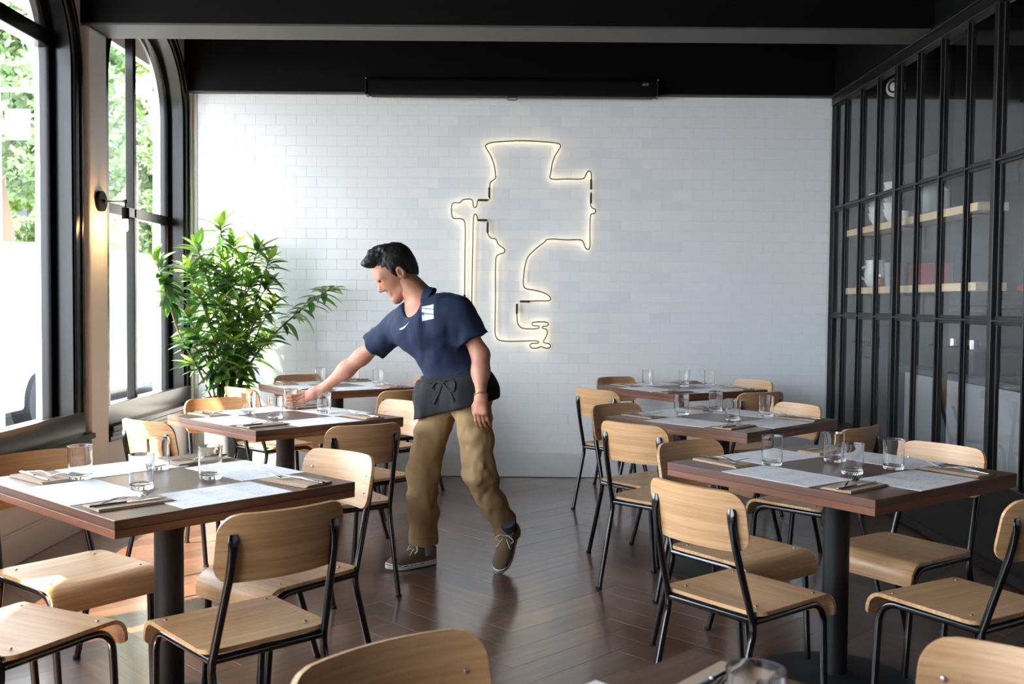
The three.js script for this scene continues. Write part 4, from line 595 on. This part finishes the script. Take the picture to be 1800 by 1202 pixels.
// ---------------------------------------------------------------- behind the glass: shelves, crockery, counter
{
  const ceramic = phys({ color: C(214, 218, 216), roughness: 0.3, clearcoat: 0.4 }), greyPlastic = std({ color: C(150, 154, 156), roughness: 0.5 }), pineM = std({ map: shelfMap, roughness: 0.6 }), dark = std({ color: C(24, 25, 27), roughness: 0.5 });
  const shelf = (y, label) => { const t = thing('wall_shelf', label, 'shelf', [2.565, y, -6.49], 0, 'wooden shelves behind the partition glass'); part('board', metreUV(rbox(0.17, 0.046, 2.18, 0.003), 'z', y), pineM, t); for (const z of [-0.95, 0, 0.95]) part('bracket', merged([span(-0.05, 0.08, -0.034, -0.024, z - 0.015, z + 0.015), span(0.07, 0.083, -0.17, -0.024, z - 0.015, z + 0.015)]), dark, t); return t; };
  shelf(1.872, 'pale wooden upper shelf behind the partition glass, stacked with white bowls'); shelf(1.44, 'orange-lit wooden lower shelf behind the partition glass, with pitcher and bin');
  const back = struct('wall_kitchen_near'); part('shelf_wall', span(2.652, 2.69, 1.2, 2.3, -7.6, -6.3), std({ color: C(56, 58, 60), roughness: 0.7 }), back); part('shelf_post', merged([span(2.7, 2.76, 0, CEIL, -6.43, -6.37), span(2.62, 2.68, 0, CEIL, -4.93, -4.87)]), dark, back);
  const bowl = lathe([[0, 0], [0.04, 0], [0.042, 0.008], [0.05, 0.014], [0.083, 0.055], [0.094, 0.1], [0.097, 0.102], [0.098, 0.1], [0.096, 0.095], [0.08, 0.05], [0.046, 0.012], [0, 0.01]], 40).scale(0.7, 0.9, 0.7);
  const order = ['bottom', 'second', 'third', 'fourth', 'topmost'];
  for (const [z, n, w] of [[-7.12, 4, 'taller stack beside the corner post'], [-6.83, 5, 'stack next to the small cup']]) for (let k = 0; k < n; k++) single('bowl', bowl, ceramic, 'white ceramic bowl, ' + order[k] + ' of the ' + w + ' on the upper shelf', 'bowl', 'stacked bowls on the upper shelf').position.set(2.566, 1.896 + k * 0.046, z);
  const cup = thing('cup', 'small white cup beside the bowl stacks on the upper shelf', 'cup', [2.55, 1.896, -6.6]); part('cup_body', lathe([[0, 0], [0.026, 0], [0.04, 0.03], [0.045, 0.06], [0.042, 0.06], [0.036, 0.03], [0.02, 0.006], [0, 0.006]], 30), ceramic, cup); part('handle', new THREE.TorusGeometry(0.017, 0.0045, 8, 18).translate(0.052, 0.032, 0), ceramic, cup);
  single('container', lathe([[0, 0], [0.07, 0], [0.082, 0.17], [0.078, 0.17], [0.066, 0.006], [0, 0.006]], 32), phys({ color: C(176, 186, 184), roughness: 0.35, transmission: 0.5, thickness: 0 }), 'cloudy plastic container on the upper shelf beyond the thick post', 'container').position.set(2.566, 1.896, -6.17);
  const bt = thing('squeeze_bottle', 'clear squeeze bottle standing alone near the end of the upper shelf', 'bottle', [2.52, 1.896, -5.92]); part('bottle_body', lathe([[0, 0], [0.03, 0], [0.033, 0.006], [0.033, 0.105], [0.028, 0.118], [0, 0.12]], 28), phys({ color: C(206, 214, 214), roughness: 0.35, transmission: 0.4, thickness: 0 }), bt); part('nozzle', lathe([[0.03, 0.112], [0.031, 0.132], [0.012, 0.138], [0.004, 0.172], [0, 0.173]], 22), ceramic, bt);
  const pt = thing('pitcher', 'white round pitcher on the lower shelf by the corner post', 'pitcher', [2.566, 1.464, -7.12]); part('pitcher_body', lathe([[0, 0], [0.06, 0], [0.082, 0.04], [0.085, 0.1], [0.074, 0.17], [0.08, 0.19], [0.076, 0.19], [0.069, 0.17], [0.079, 0.1], [0.05, 0.008], [0, 0.008]], 34), ceramic, pt); part('handle', new THREE.TorusGeometry(0.045, 0.009, 8, 20, PI).rotateZ(PI / 2).translate(-0.078, 0.1, 0), ceramic, pt);
  single('tub', lathe([[0, 0], [0.085, 0], [0.1, 0.16], [0.104, 0.168], [0.098, 0.168], [0.082, 0.008], [0, 0.008]], 36), greyPlastic, 'round grey plastic tub on the lower shelf behind the small jar', 'tub').position.set(2.566, 1.464, -6.76); scene.children.at(-1).scale.set(0.75, 0.95, 0.75);
  const jr = thing('spice_jar', 'small jar with a white lid on the front of the lower shelf', 'jar', [2.512, 1.464, -6.9]); part('jar_body', lathe([[0, 0], [0.023, 0], [0.025, 0.004], [0.025, 0.058], [0.019, 0.066], [0, 0.066]], 24), std({ color: C(142, 92, 72), roughness: 0.3 }), jr); part('lid', cyl(0.022, 0.022, 0.018, 0, 0.075, 0, 24), ceramic, jr);
  single('box', rbox(0.12, 0.13, 0.4, 0.006), std({ color: C(116, 34, 44), roughness: 0.6 }), 'dark red box lying on the lower shelf past the tub', 'box').position.set(2.575, 1.53, -6.22);
  const tr = thing('tray', 'red-rimmed tray on a dark stand behind the glass, holding upturned tumblers', 'tray', [3.4, 1.43, -5.75]); part('tray_base', rbox(0.9, 0.012, 0.3, 0.004), std({ color: C(150, 34, 40), roughness: 0.5 }), tr); part('tray_rim', merged([span(-0.45, 0.45, 0, 0.03, 0.14, 0.15), span(-0.45, 0.45, 0, 0.03, -0.15, -0.14), span(-0.45, -0.44, 0, 0.03, -0.14, 0.14), span(0.44, 0.45, 0, 0.03, -0.14, 0.14)]), std({ color: C(150, 34, 40), roughness: 0.5 }), tr); part('stand', merged([span(-0.45, -0.41, -0.55, -0.006, -0.02, 0.02), span(0.41, 0.45, -0.55, -0.006, -0.02, 0.02)]), dark, tr);
  const up = tumblerGeo.clone().rotateX(PI);
  for (let k = 0; k < 7; k++) single('tumbler', up, M.glass, 'upturned tumbler on the red tray behind the glass', 'glass', 'upturned tumblers on the red tray').position.set(3.0 + k * 0.105, 1.544, -5.7 - (k % 2) * 0.06);
  const ct = thing('kitchen_counter', 'steel-topped kitchen counter with a white front behind the glass', 'counter', [3.3, 0, -5.9]); part('carcass', rbox(0.7, 0.82, 3.3, 0.005, 0, 0.42, 0), std({ color: C(176, 180, 182), roughness: 0.5 }), ct); part('worktop', rbox(0.78, 0.04, 3.36, 0.006, 0, 0.86, 0), std({ color: C(120, 124, 128), metalness: 0.7, roughness: 0.35 }), ct);
  const em = thing('espresso_machine', 'dark espresso machine on the kitchen counter behind the glass', 'machine', [3.2, 0.88, -6.75]); part('machine_body', merged([rbox(0.5, 0.16, 0.6, 0.03, 0, 0.08, 0), rbox(0.4, 0.24, 0.6, 0.03, 0.05, 0.3, 0)]), dark, em); part('cup_rail', merged([rbox(0.42, 0.02, 0.62, 0.008, 0.05, 0.45, 0), rbox(0.42, 0.05, 0.01, 0.004, 0.05, 0.47, 0.3)]), M.steel, em); for (const z of [-0.15, 0.15]) part('group_head', merged([cyl(0.035, 0.035, 0.06, -0.17, 0.2, z), cyl(0.012, 0.014, 0.15, 0, 0, 0, 12).rotateZ(PI / 2).translate(-0.27, 0.18, z)]), M.steel, em);
  const hp = thing('spray_hose', 'hose with a looped spray head hanging by the corner behind the glass', 'hose', [2.58, 0, -7.25]); part('hose', sweep(new THREE.CatmullRomCurve3([V(0, 0.98, 0), V(0.03, 0.86, 0.01), V(0.06, 0.7, 0), V(0.04, 0.5, 0), V(0.07, 0.3, 0.02), V(0.02, 0.02, 0)]).getPoints(40), 0.009, 8, V(0, 0, 1)), dark, hp); part('spray_head', merged([new THREE.TorusGeometry(0.05, 0.009, 10, 28).translate(-0.02, 1.0, 0), cyl(0.016, 0.02, 0.08, 0.05, 1.06, 0, 16)]), dark, hp); part('wall_hook', span(-0.01, 0.01, 1.05, 1.07, -0.35, 0.0), dark, hp);
  const sp = thing('ceiling_speaker', 'round white speaker near the top of the partition glass', 'speaker', [2.56, 2.82, -6.85], -0.9); part('shell', lathe([[0, -0.07], [0.04, -0.065], [0.062, -0.03], [0.066, 0], [0.055, 0.012], [0, 0.014]], 32).rotateX(PI / 2), std({ color: C(190, 190, 188), roughness: 0.5 }), sp); part('driver', lathe([[0, 0.004], [0.02, 0.006], [0.036, 0.018], [0.042, 0.017], [0.042, 0.01]], 28).rotateX(PI / 2), dark, sp); part('mount', cyl(0.012, 0.012, 0.7, 0, 0.34, -0.03, 10), dark, sp);
}

// ---------------------------------------------------------------- outside the windows
{
  const gr = struct('ground_outside'); part('pavement', span(-5.2, -2.66, -0.3, -0.05, -60, 12), std({ color: C(136, 133, 128), roughness: 0.9 }), gr); part('road', span(-16, -5.2, -0.35, -0.17, -60, 12), std({ color: C(104, 104, 104), roughness: 0.95 }), gr);
  part('kerb', span(-5.32, -5.15, -0.3, -0.04, -60, 12), std({ color: C(200, 198, 192), roughness: 0.9 }), gr);
  const lawn = struct('lawn_bank'); { const g = new THREE.BoxGeometry(26, 3.2, 40, 20, 1, 24), p = g.attributes.position; for (let i = 0; i < p.count; i++) if (p.getY(i) > 0) p.setY(i, 1.6 - 2.2 * smooth(p.getZ(i), 4, 20) + 0.2 * noise2(p.getX(i) * 0.4, p.getZ(i) * 0.4)); g.computeVertexNormals(); part('lawn', metreUV(g).translate(-20, 0.55, -36), std({ map: texture(128, 128, (u, v) => mix3([98, 128, 62], [132, 154, 84], fbm(u * 20, v * 20, 71))), roughness: 1 }), lawn); }
  // facade columns and the beam they carry
  const stone = std({ color: C(212, 208, 198), roughness: 0.85 });
  const ent = struct('trim_3', 'stone entablature over the shop windows'); part('architrave', merged([span(-2.92, -2.68, 3.03, 3.3, -5.95, 3.2), span(-2.735, -2.68, 3.03, 3.3, -9.6, -5.95), span(-2.96, -2.68, 3.3, 3.42, -5.95, 3.2), span(-2.76, -2.68, 3.3, 3.42, -9.6, -5.95)]), stone, ent);
  const colG = thing('column', 'white stone column with a carved leaf capital, outside the front arched window', 'column', [-2.83, 0, -6.1], 0, 'columns along the facade');
  part('shaft', lathe([[0, -0.05], [0.15, -0.05], [0.15, 0.1], [0.125, 0.14], [0.11, 0.18], [0.112, 1.2], [0.098, 2.62], [0, 2.63]], 36), stone, colG);
  { const g = [lathe([[0, 2.62], [0.115, 2.62], [0.12, 2.64], [0.105, 2.66], [0.1, 2.68], [0.11, 2.85], [0.14, 2.92], [0, 2.93]], 32)]; for (let r = 0; r < 2; r++) for (let k = 0; k < 8; k++) g.push(sweep([V(0.1, 2.67 + r * 0.09, 0), V(0.125, 2.74 + r * 0.09, 0), V(0.15, 2.79 + r * 0.085, 0), V(0.165, 2.775 + r * 0.085, 0)], (t) => [0.032 * (1 - 0.6 * t), 0.008], 8, V(0, 0, 1)).rotateY((k + r * 0.5) * PI / 4)); for (const a of [PI / 4, 3 * PI / 4, 5 * PI / 4, 7 * PI / 4]) g.push(new THREE.TorusGeometry(0.03, 0.014, 8, 18).translate(0.16, 2.9, 0).rotateY(a)); part('capital', merged(g), stone, colG); part('abacus', rbox(0.34, 0.05, 0.34, 0.01, 0, 2.975, 0), stone, colG); }
  const col2 = copyOf(colG, 'white stone column with a carved leaf capital, outside the arched window by the plant'); col2.position.z = -8.05;
  const col3 = copyOf(colG, 'white stone column with a carved leaf capital, farther along beyond the plant window'); col3.position.z = -2.98;
  // trees
  const bark = std({ color: C(110, 92, 74), roughness: 1 }), leafClump = (() => { const g = []; for (let k = 0; k < 5; k++) { const q = new THREE.CircleGeometry(0.5, 5).scale(0.5, 1, 1).translate(0, 0.5, 0).rotateX(0.5 + k * 0.3).rotateY(k * 2.4).rotateZ(hash(k, 2) - 0.5); g.push(q); } return merged(g); })();
  const tree = (label, x, y, z, h, w, n, col, s, trunkH) => { const t = thing('tree', label, 'tree', [x, y, z]); part('trunk', sweep([V(0, -0.4, 0), V(0.05 * w, trunkH * 0.6, 0), V(0, trunkH * 1.2, 0.05), V(0.1, h * 0.7, 0)], (q) => [0.13 * w * (1 - 0.75 * q) * 0.6, 0.13 * w * (1 - 0.75 * q) * 0.6], 9, V(0, 0, 1)), bark, t); const im = new THREE.InstancedMesh(leafClump, phys({ color: C(...col), roughness: 0.6, transmission: 0.35, thickness: 0, side: THREE.DoubleSide }), n), o = new THREE.Object3D(), cc = new THREE.Color(); const lobes = []; for (let k = 0; k < 9; k++) lobes.push([rr(-0.5, 0.5) * w, trunkH + rr(0.15, 0.85) * (h - trunkH), rr(-0.5, 0.5) * w, rr(0.28, 0.42) * w]); for (let k = 0; k < n; k++) { const L = lobes[floor(rnd() * 9)], d = V(rr(-1, 1), rr(-1, 1), rr(-1, 1)).normalize().multiplyScalar(L[3] * Math.pow(rnd(), 0.35)); o.position.set(L[0] + d.x, L[1] + d.y * 0.8, L[2] + d.z); o.rotation.set(rr(0, 6), rr(0, 6), rr(0, 6)); o.scale.setScalar(s * rr(0.7, 1.3)); o.updateMatrix(); im.setMatrixAt(k, o.matrix); im.setColorAt(k, cc.setScalar(rr(0.65, 1.2))); } im.name = 'foliage'; im.userData.kind = 'stuff'; im.castShadow = im.receiveShadow = true; t.add(im); };
  tree('big leafy street tree filling the top of the front window', -8.6, 0.2, -16.5, 7.4, 3.4, 11000, [120, 146, 96], 0.15, 2.6);
  tree('leafy tree seen beside the lamp pilaster through the plant window', -11.4, 1.2, -27, 8, 3.6, 9000, [140, 160, 84], 0.2, 2.2);
  tree('slim tree between mullion and column in the plant window', -8.6, 0.6, -24.5, 5.6, 2.2, 6000, [126, 150, 104], 0.16, 1.5);
  tree('round bush on the lawn bank low in the front window', -9.4, 1.4, -19.4, 1.5, 1.8, 2600, [136, 158, 100], 0.13, 0.2);
  tree('low bush on the lawn bank beneath the lamp', -10.6, 1.6, -25.2, 1.8, 2.6, 2600, [134, 158, 102], 0.14, 0.2);
  tree('tall tree farther up the bank behind the street tree', -15.5, 1.6, -26, 10, 5, 8000, [110, 136, 96], 0.24, 2.4);
  // buildings
  const bw = std({ color: C(222, 218, 208), roughness: 0.9 }), wg = std({ color: C(58, 70, 80), roughness: 0.15 });
  const bld = (label, x, y, z, w, h, d, cols, rows) => { const b = thing('building', label, 'building', [x, y, z]); part('wall', span(-w / 2, w / 2, 0, h, -d / 2, d / 2), bw, b); part('cornice', rbox(w + 0.4, 0.4, d + 0.4, 0.05, 0, h + 0.1, 0), bw, b); for (let i = 0; i < cols; i++) for (let j = 0; j < rows; j++) { const X = -w / 2 + (i + 0.5) * w / cols, Y = 1.6 + j * 3.1; const f = part('window', merged([span(X - 0.75, X - 0.62, Y, Y + 1.9, d / 2, d / 2 + 0.1), span(X + 0.62, X + 0.75, Y, Y + 1.9, d / 2, d / 2 + 0.1), span(X - 0.75, X + 0.75, Y + 1.78, Y + 1.9, d / 2, d / 2 + 0.1), span(X - 0.85, X + 0.85, Y - 0.12, Y, d / 2, d / 2 + 0.2)]), bw, b); part('window_pane', span(X - 0.62, X + 0.62, Y, Y + 1.78, d / 2 + 0.01, d / 2 + 0.03), wg, f); } };
  bld('pale building with tall dark windows above the trees in the plant window', -15.2, 1.8, -42, 8.5, 13, 7, 3, 4);
  bld('low white house between trees in the front window', -16.5, 2.0, -32, 6, 4.6, 5, 2, 1);
  // parked van, white, lettered on the side
  const vn = thing('van', 'white parked van with lettering and phone digits on its side, outside the front window', 'van', [-6.35, -0.17, -13.4]), vw = phys({ color: C(232, 233, 235), roughness: 0.3, clearcoat: 0.6 });
  const vs = new THREE.Shape(); vs.moveTo(-3.6, 0.32); vs.lineTo(2.9, 0.32); vs.lineTo(3.05, 0.62); vs.lineTo(2.95, 1.05); vs.lineTo(2.3, 1.22); vs.lineTo(1.75, 2.0); vs.quadraticCurveTo(1.6, 2.12, 1.4, 2.12); vs.lineTo(-3.5, 2.12); vs.quadraticCurveTo(-3.66, 2.1, -3.66, 1.95); vs.closePath();
  part('van_body', toCreasedNormals(new THREE.ExtrudeGeometry(vs, { depth: 1.7, bevelEnabled: true, bevelSize: 0.06, bevelThickness: 0.06, bevelSegments: 3 }).rotateY(-PI / 2).translate(0.85, 0, 0), 0.7), vw, vn);
  const tyre = std({ color: C(30, 30, 32), roughness: 0.9 }); for (const z of [-2.4, 2.1]) for (const x of [-0.82, 0.86]) { const wl = part('wheel', cyl(0.34, 0.34, 0.22, 0, 0, 0, 30).rotateZ(PI / 2), tyre, vn); wl.position.set(x, 0.34, z); part('hub_cap', cyl(0.19, 0.17, 0.03, 0, 0, 0, 20).rotateZ(PI / 2).translate(x > 0 ? 0.115 : -0.115, 0, 0), M.steel, wl); }
  part('cab_window', span(0.9, 0.925, 1.25, 1.85, 0.55, 1.55), wg, vn); part('door_handle', rbox(0.03, 0.035, 0.2, 0.01, 0.925, 1.1, 0.7), tyre, vn); part('bumper', rbox(1.86, 0.24, 0.2, 0.04, 0, 0.42, 3.02), std({ color: C(60, 62, 66), roughness: 0.6 }), vn);
  const cv = document.createElement('canvas'); cv.width = 1024; cv.height = 512; const q = cv.getContext('2d'); q.fillStyle = '#e8e9eb'; q.fillRect(0, 0, 1024, 512); q.textAlign = 'right'; const put = (t, x, y, px, col) => { q.save(); q.translate(x, y); q.scale(1.7, 1); q.fillStyle = col; q.font = 'bold ' + px + 'px sans-serif'; q.fillText(t, 0, 0); q.restore(); }; put('ING', 640, 78, 84, '#3c444c'); put('MERCIAL', 860, 178, 84, '#4a5259'); put('981.2035', 960, 470, 92, '#2f4358'); q.fillStyle = '#2c333a'; q.fillRect(0, 318, 560, 16);
  const tx = new THREE.CanvasTexture(cv); tx.colorSpace = THREE.SRGBColorSpace; part('lettering', new THREE.PlaneGeometry(1.3, 0.65).rotateY(PI / 2).translate(0.914, 0.97, 2.85), std({ map: tx, roughness: 0.4 }), vn);
  const sb = thing('street_sign', 'blank white board hanging from a pole bracket before the street tree', 'sign', [-5.0, -0.05, -9.9]); part('pole', cyl(0.04, 0.05, 3.6, -0.16, 1.8, 0, 16), std({ color: C(120, 124, 126), roughness: 0.6 }), sb); part('arm', span(-0.16, 0.2, 3.42, 3.46, -0.02, 0.02), std({ color: C(120, 124, 126), roughness: 0.6 }), sb); part('board', rbox(0.24, 0.3, 0.03, 0.006, 0.05, 3.1, 0), std({ color: C(226, 226, 226), roughness: 0.6 }), sb); part('hanger', merged([span(-0.03, -0.024, 3.24, 3.42, -0.004, 0.004), span(0.124, 0.13, 3.24, 3.42, -0.004, 0.004)]), tyre, sb);
}

renderer.render(scene, camera);
